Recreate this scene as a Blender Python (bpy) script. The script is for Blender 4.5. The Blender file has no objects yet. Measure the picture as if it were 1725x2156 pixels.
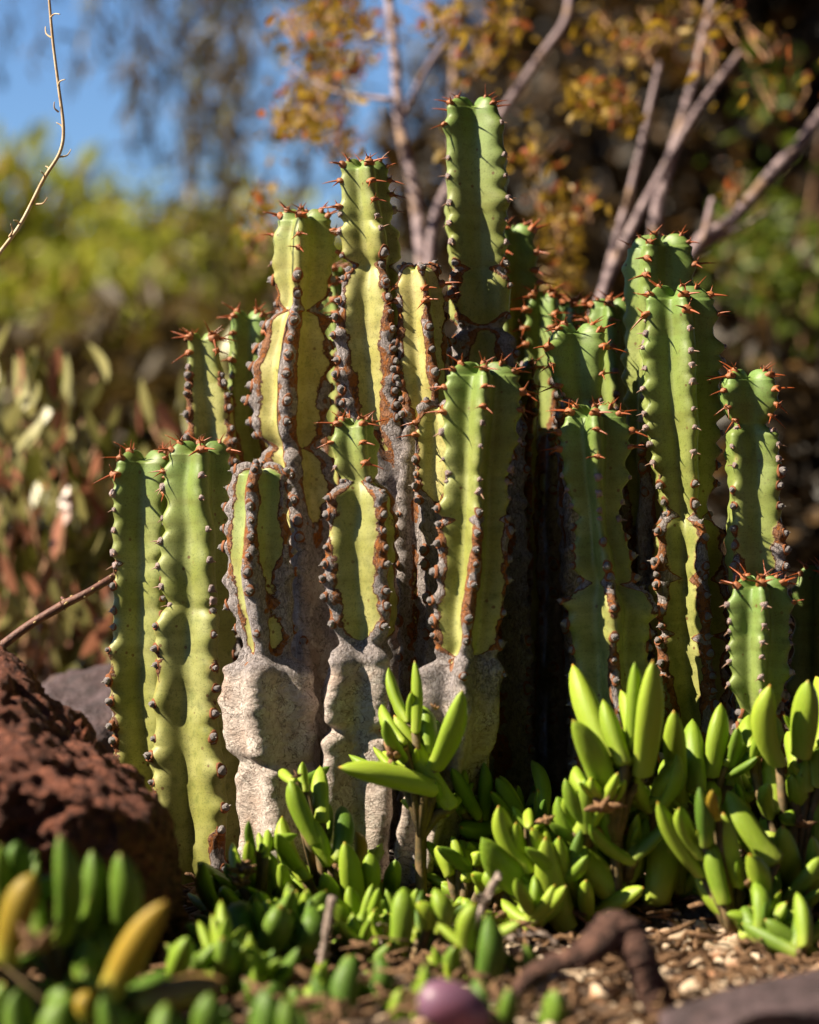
import bpy, math, random
import numpy as np
from mathutils import Vector, Matrix, Quaternion

# ------------------------------------------------------------------ scene, camera, light
sc = bpy.context.scene
COL = sc.collection
rad = math.radians
CAM_H = 0.285            # camera height above the gravel
FV = 5118.0              # focal length in units of a 1725 wide picture
sc.view_settings.view_transform = 'Standard'
sc.view_settings.look = 'None'
sc.view_settings.exposure = 1.45
sc.view_settings.gamma = 1.0
sc.cycles.use_denoising = True
sc.cycles.max_bounces = 6
sc.cycles.transparent_max_bounces = 6
sc.cycles.caustics_reflective = False
sc.cycles.caustics_refractive = False

cam_d = bpy.data.cameras.new('camera')
cam = bpy.data.objects.new('camera', cam_d)
COL.objects.link(cam)
cam.location = (0, 0, CAM_H)
cam.rotation_euler = (rad(90), 0, 0)
cam_d.sensor_fit = 'VERTICAL'
cam_d.sensor_height = 36.0
cam_d.lens = 36.0 * FV / 2156.0
cam_d.clip_start = 0.05
cam_d.clip_end = 2000
cam_d.dof.use_dof = True
cam_d.dof.focus_distance = 1.76
cam_d.dof.aperture_fstop = 3.6
sc.camera = cam

SUN_EL, SUN_AZ = rad(41), rad(80)      # azimuth: to the left of the direction back to the camera
S = Vector((-math.cos(SUN_EL) * math.sin(SUN_AZ), -math.cos(SUN_EL) * math.cos(SUN_AZ), math.sin(SUN_EL)))
world = bpy.data.worlds.new('World')
sc.world = world
world.use_nodes = True
wn = world.node_tree.nodes
sky = wn.new('ShaderNodeTexSky')
sky.sky_type = 'NISHITA'
sky.sun_disc = False
sky.sun_elevation = SUN_EL
sky.sun_rotation = math.atan2(S.x, S.y)
sky.altitude = 300
sky.air_density = 1.0
sky.dust_density = 0.2
sky.ozone_density = 8.0
world.node_tree.links.new(sky.outputs[0], wn['Background'].inputs[0])
wn['Background'].inputs[1].default_value = 0.052
sun_d = bpy.data.lights.new('sun', 'SUN')
sun_d.energy = 5.0
sun_d.angle = rad(0.53)
sun_d.color = (1.0, 0.89, 0.70)
sun = bpy.data.objects.new('sun', sun_d)
COL.objects.link(sun)
sun.rotation_euler = S.to_track_quat('Z', 'Y').to_euler()

# ------------------------------------------------------------------ helpers
def at(vx, vy, d):
    """a place seen at (vx, vy) of the 1725 x 2156 picture that stands d metres from the lens"""
    return Vector(((vx - 862.5) / FV * d, d, CAM_H + (1078 - vy) / FV * d))

def link(o, parent=None):
    COL.objects.link(o)
    if parent is not None:
        o.parent = parent
    return o

def mesh_from(name, verts, faces, mats=(), smooth=True, mat_idx=None, attrs=None):
    me = bpy.data.meshes.new(name)
    if isinstance(faces, np.ndarray):
        v = np.asarray(verts, dtype=np.float32)
        k = faces.shape[1]
        me.vertices.add(len(v)); me.vertices.foreach_set('co', v.ravel())
        me.loops.add(faces.size); me.loops.foreach_set('vertex_index', faces.ravel().astype(np.int32))
        me.polygons.add(len(faces))
        me.polygons.foreach_set('loop_start', np.arange(0, faces.size, k, dtype=np.int32))
        me.polygons.foreach_set('loop_total', np.full(len(faces), k, dtype=np.int32))
        me.update(calc_edges=True)
    else:
        me.from_pydata([tuple(p) for p in verts], [], faces)
    for m in mats:
        me.materials.append(m)
    n = len(me.polygons)
    if mat_idx is not None:
        me.polygons.foreach_set('material_index', np.asarray(mat_idx, dtype=np.int32))
    me.polygons.foreach_set('use_smooth', np.full(n, smooth, dtype=bool))
    if attrs:
        for k, a in attrs.items():
            at_ = me.attributes.new(k, 'FLOAT', 'POINT')
            at_.data.foreach_set('value', np.asarray(a, dtype=np.float32).ravel())
    me.update()
    return me

def obj(name, me, parent=None):
    return link(bpy.data.objects.new(name, me), parent)

def tag(o, label, cat=None, group=None, kind=None):
    o['label'] = label
    if cat: o['category'] = cat
    if group: o['group'] = group
    if kind: o['kind'] = kind
    return o

def thing(name, loc, label, cat, group=None):
    o = bpy.data.objects.new(name, None)
    o.empty_display_size = 0.02
    link(o); o.location = loc
    return tag(o, label, cat, group)

def _hash(ix, iy, iz, seed):
    h = (ix.astype(np.int64) * 374761393 + iy.astype(np.int64) * 668265263 + iz.astype(np.int64) * 2147483647 + seed * 1274126177) & 0x7fffffff
    h = ((h ^ (h >> 13)) * 1274126177) & 0x7fffffff
    h = (h ^ (h >> 16)) & 0xffff
    return h / 65535.0

def vnoise(P, scale, seed=0):
    """value noise, -1..1, P is N x 3"""
    Q = np.asarray(P) * scale
    I = np.floor(Q); F = Q - I
    F = F * F * (3 - 2 * F)
    I = I.astype(np.int64)
    r = 0
    for dx in (0, 1):
        wx = F[..., 0] if dx else 1 - F[..., 0]
        for dy in (0, 1):
            wy = F[..., 1] if dy else 1 - F[..., 1]
            for dz in (0, 1):
                wz = F[..., 2] if dz else 1 - F[..., 2]
                r = r + wx * wy * wz * _hash(I[..., 0] + dx, I[..., 1] + dy, I[..., 2] + dz, seed)
    return r * 2 - 1

def fbm(P, scale, seed=0, octv=4, gain=0.5):
    r, a, t = 0, 1.0, 0
    for k in range(octv):
        r = r + a * vnoise(P, scale * 2 ** k, seed + 17 * k); t += a; a *= gain
    return r / t

def sstep(a, b, x):
    t = np.clip((x - a) / (b - a), 0, 1)
    return t * t * (3 - 2 * t)

# ------------------------------------------------------------------ materials
class NT:
    def __init__(self, name):
        self.m = bpy.data.materials.new(name); self.m.use_nodes = True
        self.t = self.m.node_tree; self.n = self.t.nodes
        self.bsdf = self.n['Principled BSDF']; self.out = self.n['Material Output']
    def node(self, typ, ins=None, **kw):
        x = self.n.new(typ)
        for k, v in kw.items(): setattr(x, k, v)
        if ins:
            for k, v in ins.items(): self.set(x.inputs[k], v)
        return x
    def set(self, sock, v):
        if isinstance(v, bpy.types.NodeSocket): self.t.links.new(v, sock)
        elif isinstance(v, bpy.types.Node): self.t.links.new(v.outputs[0], sock)
        else:
            if isinstance(v, (tuple, list)) and len(v) == 3 and sock.type == 'RGBA': v = (*v, 1)
            sock.default_value = v
    def math(self, op, a, b=0.0, c=None):
        x = self.node('ShaderNodeMath', operation=op)
        self.set(x.inputs[0], a); self.set(x.inputs[1], b)
        if c is not None: self.set(x.inputs[2], c)
        return x.outputs[0]
    def mix(self, f, a, b, mode='MIX'):
        x = self.node('ShaderNodeMix', data_type='RGBA', blend_type=mode)
        self.set(x.inputs[0], f); self.set(x.inputs[6], a); self.set(x.inputs[7], b)
        return x.outputs[2]
    def ss(self, x, a, b, lo=0.0, hi=1.0):
        r = self.node('ShaderNodeMapRange', interpolation_type='SMOOTHSTEP')
        for k, v in zip(range(5), (x, a, b, lo, hi)): self.set(r.inputs[k], v)
        return r.outputs[0]
    def coord(self, which='Object'):
        return self.node('ShaderNodeTexCoord').outputs[which]
    def noise(self, vec, scale, detail=3, rough=0.55, dist=0.0):
        x = self.node('ShaderNodeTexNoise', {'Vector': vec, 'Scale': scale, 'Detail': detail, 'Roughness': rough, 'Distortion': dist})
        return x.outputs[0]
    def attr(self, name):
        return self.node('ShaderNodeAttribute', attribute_name=name).outputs['Fac']
    def rnd(self):
        return self.node('ShaderNodeObjectInfo').outputs['Random']
    def bump(self, h, strength, dist, normal=None):
        x = self.node('ShaderNodeBump', {'Height': h, 'Strength': strength, 'Distance': dist})
        if normal is not None: self.set(x.inputs['Normal'], normal)
        return x.outputs[0]
    def p(self, **kw):
        for k, v in kw.items(): self.set(self.bsdf.inputs[k.replace('_', ' ')], v)
        return self.m

def mat_stem():
    N = NT('stem skin')
    co = N.coord('Object')
    cork, young, yel, rib, wood = N.attr('cork'), N.attr('young'), N.attr('yel'), N.attr('rib'), N.attr('wood')
    big, mid_, fine, pore = N.noise(co, 28, 3), N.noise(co, 120, 4, 0.6, 0.4), N.noise(co, 420, 4, 0.65), N.noise(co, 1500, 2)
    # skin: blue green when young, olive to straw yellow with age
    old = N.mix(yel, (0.115, 0.145, 0.012), (0.40, 0.345, 0.095))
    old = N.mix(N.ss(big, 0.35, 0.7), old, N.mix(yel, (0.19, 0.21, 0.035), (0.56, 0.49, 0.22)))
    fresh = N.mix(yel, (0.085, 0.185, 0.030), (0.16, 0.235, 0.050))
    fresh = N.mix(N.ss(big, 0.4, 0.7), fresh, (0.13, 0.235, 0.055))
    skin = N.mix(young, old, fresh)
    skin = N.mix(N.ss(mid_, 0.50, 0.75, 0, 0.50), skin, (0.055, 0.080, 0.010))
    skin = N.mix(N.ss(fine, 0.58, 0.70, 0, 0.50), skin, (0.05, 0.050, 0.012))
    skin = N.mix(N.ss(pore, 0.3, 0.7, 0, 0.25), skin, (0.22, 0.26, 0.09))
    bd = N.node('ShaderNodeMapping', {'Vector': co, 'Scale': (9.0, 9.0, 75.0)})
    skin = N.mix(N.ss(N.noise(bd, 1.0, 3, 0.6, 0.5), 0.45, 0.70, 0, 0.38), skin, N.mix(yel, (0.06, 0.075, 0.010), (0.20, 0.155, 0.035)))
    dots = N.noise(co, 900, 2, 0.5)
    skin = N.mix(N.ss(dots, 0.56, 0.66, 0, 0.34), skin, (0.045, 0.058, 0.010))
    # scattered brown specks and scratches
    vor = N.node('ShaderNodeTexVoronoi', {'Vector': co, 'Scale': 95.0, 'Randomness': 1.0})
    speck = N.math('MULTIPLY', N.ss(vor.outputs['Distance'], 0.09, 0.14, 1, 0), N.ss(big, 0.42, 0.55))
    skin = N.mix(N.math('MULTIPLY', speck, 0.8), skin, (0.10, 0.035, 0.012))
    st = N.node('ShaderNodeMapping', {'Vector': co, 'Scale': (40.0, 40.0, 300.0)})
    scr = N.noise(st, 3.2, 4, 0.7, 1.2)
    skin = N.mix(N.math('MULTIPLY', N.ss(scr, 0.61, 0.69), 0.55), skin, (0.08, 0.05, 0.015))
    # cork: rim line, orange margin, weathered grey
    c = N.math('ADD', cork, N.math('ADD', N.math('MULTIPLY', N.math('SUBTRACT', mid_, 0.5), 0.42), N.math('MULTIPLY', N.math('SUBTRACT', fine, 0.5), 0.22)))
    ow = N.math('MULTIPLY_ADD', N.ss(N.noise(co, 45, 2), 0.40, 0.62), 0.42, 0.03)
    is_cork = N.ss(c, -0.012, 0.012)
    is_grey = N.ss(N.math('SUBTRACT', c, ow), -0.03, 0.03)
    fib = N.node('ShaderNodeMapping', {'Vector': co, 'Scale': (1.0, 1.0, 0.45)})
    wr = N.noise(fib, 420, 5, 0.7, 1.6)
    orange = N.mix(fine, (0.11, 0.028, 0.008), (0.46, 0.155, 0.022))
    grey = N.mix(N.ss(wr, 0.25, 0.7), (0.105, 0.080, 0.078), (0.46, 0.405, 0.40))
    beige = N.mix(N.ss(fine, 0.2, 0.8, 0.2, 0.8), (0.40, 0.335, 0.29), (0.66, 0.595, 0.54))
    beige = N.mix(N.ss(mid_, 0.5, 0.72, 0, 0.75), beige, (0.235, 0.175, 0.15))
    beige = N.mix(N.ss(wr, 0.60, 0.70, 0, 0.4), beige, (0.09, 0.06, 0.045))
    beige = N.mix(N.math('MULTIPLY', N.ss(big, 0.52, 0.68), 0.55), beige, (0.27, 0.15, 0.085))
    grey = N.mix(wood, grey, beige)
    bark = N.mix(is_grey, orange, grey)
    crk = N.noise(co, 150, 3, 0.6, 1.5)
    crack = N.ss(N.math('ABSOLUTE', N.math('SUBTRACT', crk, 0.5)), 0.004, 0.022, 1, 0)
    plate = N.ss(crk, 0.46, 0.54)
    bark = N.mix(N.math('MULTIPLY', crack, 0.7), bark, (0.06, 0.040, 0.032))
    big_crk = N.noise(co, 55, 4, 0.62, 0.9)
    bigc = N.math('MULTIPLY', N.ss(N.math('ABSOLUTE', N.math('SUBTRACT', big_crk, 0.47)), 0.003, 0.014, 1, 0), wood)
    flake = N.math('MULTIPLY', N.ss(big_crk, 0.47, 0.475), wood)
    bark = N.mix(N.math('MULTIPLY', flake, 0.40), bark, (0.36, 0.265, 0.225))
    bark = N.mix(N.math('MULTIPLY', bigc, 0.85), bark, (0.085, 0.045, 0.030))
    bark = N.mix(N.math('MULTIPLY', plate, 0.25), bark, (0.30, 0.235, 0.20))
    skin = N.mix(N.math('MULTIPLY', N.ss(c, -0.20, -0.02), 0.45), skin, (0.34, 0.27, 0.075))
    line = N.math('MULTIPLY', N.ss(N.math('ABSOLUTE', c), 0.015, 0.05, 1, 0), 0.85)
    col = N.mix(is_cork, skin, bark)
    col = N.mix(line, col, (0.085, 0.022, 0.010))
    b1 = N.bump(pore, N.math('MULTIPLY_ADD', is_cork, -0.08, 0.10), 0.0006)
    hh = N.math('ADD', N.math('ADD', N.math('MULTIPLY', wr, 0.7), N.math('MULTIPLY', mid_, 0.6)), N.math('MULTIPLY_ADD', crack, -0.5, N.math('MULTIPLY_ADD', plate, 0.35, N.math('MULTIPLY', flake, -0.8))))
    b2 = N.bump(hh, N.math('MULTIPLY', is_cork, N.math('MULTIPLY_ADD', wood, -0.40, 0.95)), 0.0042, b1)
    fo = N.node('ShaderNodeMapping', {'Vector': co, 'Scale': (40.0, 40.0, 85.0)})
    b2 = N.bump(N.noise(fo, 1.0, 5, 0.68, 1.1), N.math('MULTIPLY', wood, 0.45), 0.010, b2)
    b3 = N.bump(N.ss(c, -0.05, 0.08), 0.6, 0.0012, b2)
    N.p(Base_Color=col, Roughness=N.math('MULTIPLY_ADD', is_cork, 0.28, 0.50), Normal=b3, Specular_IOR_Level=0.35)
    return N.m

def mat_simple(name, c1, c2, scale, rough=0.7, bump=0.3, bdist=0.001, c3=None, spec=0.4, rnd=0.0, sheen=0):
    N = NT(name)
    co = N.coord('Object')
    n = N.noise(co, scale, 5, 0.65, 0.3)
    col = N.mix(N.ss(n, 0.3, 0.7), c1, c2)
    if c3:
        col = N.mix(N.ss(N.noise(co, scale * 0.31, 3), 0.52, 0.66), col, c3)
    if rnd:
        h = N.node('ShaderNodeHueSaturation', {'Color': col, 'Value': N.math('MULTIPLY_ADD', N.rnd(), rnd, 1 - rnd / 2)})
        col = h.outputs[0]
    N.p(Base_Color=col, Roughness=rough, Specular_IOR_Level=spec, Normal=N.bump(N.noise(co, scale * 2.3, 4, 0.7), bump, bdist))
    return N.m

def mat_leaf(name, c1, c2, tip, sss=0.25):
    N = NT(name)
    co = N.coord('Generated'); ob = N.coord('Object')
    r = N.rnd()
    col = N.mix(r, c1, c2)
    ge = N.node('ShaderNodeSeparateXYZ', {'Vector': co})
    col = N.mix(N.ss(ge.outputs[2], 0.0, 0.35, 0.55, 0.0), col, (0.33, 0.37, 0.06))
    col = N.mix(N.ss(N.noise(ob, 3.0, 4, 0.6), 0.4, 0.75, 0, 0.35), col, c2)
    pores = N.noise(ob, 70, 2)
    col = N.mix(N.ss(pores, 0.62, 0.72, 0, 0.25), col, (0.30, 0.40, 0.12))
    vo = N.node('ShaderNodeTexVoronoi', {'Vector': ob, 'Scale': 2.6})
    scar = N.math('MULTIPLY', N.ss(vo.outputs['Distance'], 0.05, 0.085, 1, 0), N.ss(N.noise(ob, 1.3, 2), 0.5, 0.58))
    col = N.mix(N.math('MULTIPLY', scar, 0.8), col, (0.20, 0.11, 0.03))
    dust = N.noise(ob, 16, 5, 0.7)
    col = N.mix(N.ss(dust, 0.55, 0.8, 0, 0.45), col, (0.36, 0.36, 0.20))
    col = N.mix(N.math('MULTIPLY', N.ss(ge.outputs[2], 0.955, 1.0), N.ss(r, 0.2, 0.8)), col, tip)
    N.p(Base_Color=col, Roughness=N.ss(dust, 0.3, 0.7, 0.42, 0.62), Specular_IOR_Level=0.28, Subsurface_Weight=sss, Subsurface_Radius=(0.5, 0.9, 0.15),
        Subsurface_Scale=0.006, Normal=N.bump(N.noise(ob, 9, 3), 0.10, 0.02))
    return N.m

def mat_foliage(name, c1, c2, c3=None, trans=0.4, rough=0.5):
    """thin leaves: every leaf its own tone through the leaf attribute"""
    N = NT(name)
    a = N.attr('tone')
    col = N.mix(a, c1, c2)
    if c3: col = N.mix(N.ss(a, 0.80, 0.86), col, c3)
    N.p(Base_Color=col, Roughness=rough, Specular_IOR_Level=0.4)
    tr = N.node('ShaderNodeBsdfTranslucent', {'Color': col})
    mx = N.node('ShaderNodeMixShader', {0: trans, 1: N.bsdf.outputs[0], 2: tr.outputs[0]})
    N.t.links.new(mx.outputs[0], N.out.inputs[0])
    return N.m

M = {}
M['stem'] = mat_stem()
M['boss_young'] = mat_simple('young spine cushion', (0.21, 0.055, 0.018), (0.40, 0.155, 0.055), 900, 0.45, 0.4, 0.0006, rnd=0.4)
M['spine_young'] = mat_simple('red spine', (0.20, 0.035, 0.010), (0.33, 0.085, 0.020), 500, 0.4, 0.1, 0.0003, rnd=0.4)
M['boss_mid'] = mat_simple('purple brown spine cushion', (0.13, 0.075, 0.068), (0.34, 0.25, 0.235), 800, 0.35, 0.6, 0.0008, spec=0.6, rnd=0.5)
M['spine_mid'] = mat_simple('pale brown spine', (0.22, 0.09, 0.05), (0.42, 0.27, 0.19), 500, 0.45, 0.1, 0.0003, rnd=0.3)
M['boss_old'] = mat_simple('grey corky knob', (0.085, 0.068, 0.068), (0.40, 0.355, 0.35), 700, 0.6, 0.9, 0.0012, spec=0.5, rnd=0.3)
M['spine_old'] = mat_simple('grey spine', (0.16, 0.13, 0.12), (0.42, 0.38, 0.34), 500, 0.6, 0.2, 0.0003)
M['rim_old'] = mat_simple('rusty collar', (0.10, 0.028, 0.010), (0.30, 0.095, 0.020), 700, 0.7, 0.5, 0.0006, rnd=0.4)
M['leaf'] = mat_leaf('finger leaf', (0.140, 0.225, 0.016), (0.265, 0.345, 0.028), (0.33, 0.15, 0.02))
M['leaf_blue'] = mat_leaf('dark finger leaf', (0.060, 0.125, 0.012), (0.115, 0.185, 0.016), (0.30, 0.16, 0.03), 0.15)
M['leaf_yellow'] = mat_leaf('yellowed finger leaf', (0.21, 0.145, 0.010), (0.33, 0.205, 0.014), (0.25, 0.08, 0.02), 0.15)
M['leaf_tan'] = mat_leaf('dried tan leaf', (0.17, 0.095, 0.03), (0.24, 0.14, 0.045), (0.3, 0.12, 0.05), 0.1)
M['dry'] = mat_simple('dry brown plant matter', (0.10, 0.045, 0.020), (0.36, 0.20, 0.095), 400, 0.85, 0.8, 0.002, rnd=0.6)
M['dry_pale'] = mat_simple('bleached dry stalk', (0.20, 0.13, 0.105), (0.50, 0.40, 0.34), 300, 0.85, 0.8, 0.002, rnd=0.5)
M['succ_stem'] = mat_simple('succulent stem', (0.07, 0.055, 0.02), (0.16, 0.10, 0.04), 150, 0.7, 0.5, 0.001)
M['rock'] = mat_simple('red brown porous rock', (0.050, 0.015, 0.010), (0.30, 0.100, 0.055), 130, 0.9, 1.0, 0.010, c3=(0.14, 0.045, 0.026))
M['rock_purple'] = mat_simple('purple grey rock', (0.030, 0.018, 0.019), (0.085, 0.052, 0.056), 60, 0.75, 0.9, 0.008, c3=(0.075, 0.042, 0.038))  # tone lowered so the stone tops look less lit
M['pebble'] = mat_simple('pale gravel', (0.34, 0.23, 0.145), (0.62, 0.50, 0.37), 60, 0.8, 0.4, 0.002, c3=(0.42, 0.20, 0.10), rnd=0.5)
M['branch_red'] = mat_simple('red brown bark', (0.075, 0.028, 0.020), (0.185, 0.075, 0.045), 120, 0.6, 0.5, 0.002)
M['lenticel'] = mat_simple('pale lenticel', (0.36, 0.24, 0.09), (0.5, 0.38, 0.2), 300, 0.8, 0.2, 0.001)
M['twig_pale'] = mat_simple('cream twig bark', (0.40, 0.24, 0.11), (0.62, 0.50, 0.33), 90, 0.6, 0.3, 0.001)
M['branch_grey'] = mat_simple('purple grey bark', (0.17, 0.115, 0.125), (0.36, 0.27, 0.275), 60, 0.7, 0.5, 0.003, c3=(0.26, 0.16, 0.10))
M['branch_brown'] = mat_simple('orange brown bark', (0.16, 0.075, 0.035), (0.36, 0.20, 0.10), 60, 0.7, 0.5, 0.003)
M['dead_wood'] = mat_simple('dark dead wood', (0.035, 0.014, 0.010), (0.24, 0.115, 0.080), 190, 0.8, 1.0, 0.006, c3=(0.09, 0.035, 0.022))
M['fruit'] = mat_simple('purple pink fruit', (0.14, 0.065, 0.105), (0.19, 0.09, 0.14), 30, 0.45, 0.1, 0.002, c3=(0.22, 0.06, 0.09))

# ------------------------------------------------------------------ the ground
MOUND = (0.23, 1.80)
def gz(x, y):
    x = np.asarray(x, dtype=float); y = np.asarray(y, dtype=float)
    m = 0.055 * np.exp(-((x - 0.24) / 0.17) ** 2 - ((y - 1.74) / 0.10) ** 2)
    m = m + 0.02 * np.exp(-((x + 0.02) / 0.12) ** 2 - ((y - 1.78) / 0.12) ** 2)
    P = np.stack([x, y, 0 * x], -1)
    return m + 0.006 * fbm(P, 9, 3, 3) + 0.03 * sstep(2.2, 5, y) * fbm(P, 1.1, 5, 2)

def build_ground():
    xs = np.concatenate([-np.geomspace(600, 1.2, 22), np.linspace(-1.1, 1.1, 150), np.geomspace(1.2, 600, 22)])
    ys = np.concatenate([np.linspace(-6, 0.9, 10), np.linspace(1.0, 3.0, 160), np.geomspace(3.1, 1200, 40)])
    X, Y = np.meshgrid(xs, ys)
    Z = gz(X, Y)
    V = np.stack([X, Y, Z], -1).reshape(-1, 3)
    ny, nx = X.shape
    i = np.arange(ny - 1)[:, None] * nx + np.arange(nx - 1)[None]
    F = np.stack([i, i + 1, i + nx + 1, i + nx], -1).reshape(-1, 4)
    N = NT('gravelly soil')
    co = N.coord('Object')
    n1, n2 = N.noise(co, 30, 5, 0.7), N.noise(co, 220, 4, 0.7)
    v = N.node('ShaderNodeTexVoronoi', {'Vector': co, 'Scale': 140.0})
    col = N.mix(N.ss(n2, 0.3, 0.7), (0.045, 0.026, 0.016), (0.17, 0.105, 0.066))
    col = N.mix(N.ss(n1, 0.5, 0.65, 0, 0.6), col, (0.10, 0.06, 0.04))
    N.p(Base_Color=col, Roughness=0.95, Normal=N.bump(N.math('ADD', v.outputs['Distance'], n2), 1.0, 0.006))
    g = obj('ground', mesh_from('ground', V, F, [N.m]))
    tag(g, 'brown gravelly soil under the plants', kind='structure')
build_ground()

# ------------------------------------------------------------------ spine clusters (shared meshes)
def cone_spine(verts, faces, mi, base, dirv, length, r, bend, midx):
    dirv = Vector(dirv).normalized()
    a = dirv.orthogonal().normalized(); b = dirv.cross(a)
    n = 5; rings = 4; o = len(verts)
    for k in range(rings):
        t = k / rings
        c = Vector(base) + dirv * length * t + Vector(bend) * t * t * length
        rr = r * (1 - t) ** 0.9 + 0.02
        for j in range(n):
            an = 2 * math.pi * j / n
            verts.append(c + (a * math.cos(an) + b * math.sin(an)) * rr)
    verts.append(Vector(base) + dirv * length + Vector(bend) * length)
    for k in range(rings - 1):
        for j in range(n):
            faces.append((o + k * n + j, o + k * n + (j + 1) % n, o + (k + 1) * n + (j + 1) % n, o + (k + 1) * n + j)); mi.append(midx)
    for j in range(n):
        faces.append((o + (rings - 1) * n + j, o + (rings - 1) * n + (j + 1) % n, o + rings * n)); mi.append(midx)

def boss(verts, faces, mi, wx, wy, h, sq, rng, midx, z0=-0.5):
    n = 12; prof = [(1.06, z0), (1.0, 0.05), (0.93, h * 0.55), (0.66, h * 0.95), (0.30, h * 1.04)]
    o = len(verts)
    ph = rng.random() * 6
    for (f, z) in prof:
        for j in range(n):
            an = 2 * math.pi * j / n
            c, s = math.cos(an), math.sin(an)
            k = (abs(c) ** sq + abs(s) ** sq) ** (-1 / sq)
            w = 1 + 0.10 * math.sin(3 * an + ph) + 0.08 * (rng.random() - .5)
            verts.append(Vector((c * k * wx * f * w, s * k * wy * f * w, z + 0.10 * (rng.random() - .5))))
    verts.append(Vector((0, 0, h)))
    for r in range(len(prof) - 1):
        for j in range(n):
            faces.append((o + r * n + j, o + r * n + (j + 1) % n, o + (r + 1) * n + (j + 1) % n, o + (r + 1) * n + j)); mi.append(midx)
    e = o + (len(prof) - 1) * n
    for j in range(n):
        faces.append((e + j, e + (j + 1) % n, o + len(prof) * n)); mi.append(midx)

def spine_meshes():
    out = {'young': [], 'mid': [], 'old': []}
    rng = random.Random(5)
    for k in range(5):
        v, f, mi = [], [], []
        boss(v, f, mi, 1.0, 0.62, 0.75, 2.6, rng, 0)
        sp = 0.55 + 0.25 * rng.random()
        for s in (-1, 1):
            cone_spine(v, f, mi, (0.45 * s, -0.1, 0.35), (sp * s, -0.28 + 0.3 * (rng.random() - .5), 0.85), 2.3 + 1.9 * rng.random(), 0.25, (0.05 * s, -0.12, 0.02), 1)
        if k % 2 == 0:
            cone_spine(v, f, mi, (0.0, 0.32, 0.4), (0.3 * (rng.random() - .5), 0.7, 0.7), 1.0 + 0.7 * rng.random(), 0.16, (0, 0.1, 0), 1)
        out['young'].append(mesh_from('spine_cluster', v, f, [M['boss_young'], M['spine_young']], True, mi))
    for k in range(5):
        v, f, mi = [], [], []
        boss(v, f, mi, 0.82, 0.78, 0.55, 4.5, rng, 0)
        for s in (-1, 1):
            if k != 1 or s > 0:
                cone_spine(v, f, mi, (0.35 * s, -0.2, 0.25), (0.62 * s + 0.2 * (rng.random() - .5), -0.35, 0.75), 0.9 + 1.3 * rng.random(), 0.2, (0.04 * s, -0.12, 0), 1)
        out['mid'].append(mesh_from('spine_cluster', v, f, [M['boss_mid'], M['spine_mid']], True, mi))
    for k in range(6):
        v, f, mi = [], [], []
        boss(v, f, mi, 1.08, 1.12 + 0.5 * rng.random(), 0.16, 2.0, rng, 2)
        boss(v, f, mi, 0.85, 0.85, 0.8 + 0.3 * rng.random(), 2.2, rng, 0, 0.0)
        for s in (-1, 1):
            if (k + (s > 0)) % 3:
                cone_spine(v, f, mi, (0.25 * s, -0.1, 0.55), (0.6 * s + 0.3 * (rng.random() - .5), 0.3 * (rng.random() - .6), 0.9), 0.7 + 0.9 * rng.random(), 0.28, (0, -0.08, 0), 1)
        out['old'].append(mesh_from('spine_cluster', v, f, [M['boss_old'], M['spine_old'], M['rim_old']], True, mi))
    return out
SPINES = spine_meshes()

# ------------------------------------------------------------------ the columns
def interp(pairs, x):
    a = sorted(pairs)
    return np.interp(x, [p[0] for p in a], [p[1] for p in a])

def smooth_curve(vy, val, x):
    """monotone in vy: linear interpolation softened by a small moving average"""
    dxs = np.array([-14, -7, 0, 7, 14.0])
    return sum(np.interp(x + d, vy, val) for d in dxs) / 5

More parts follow.
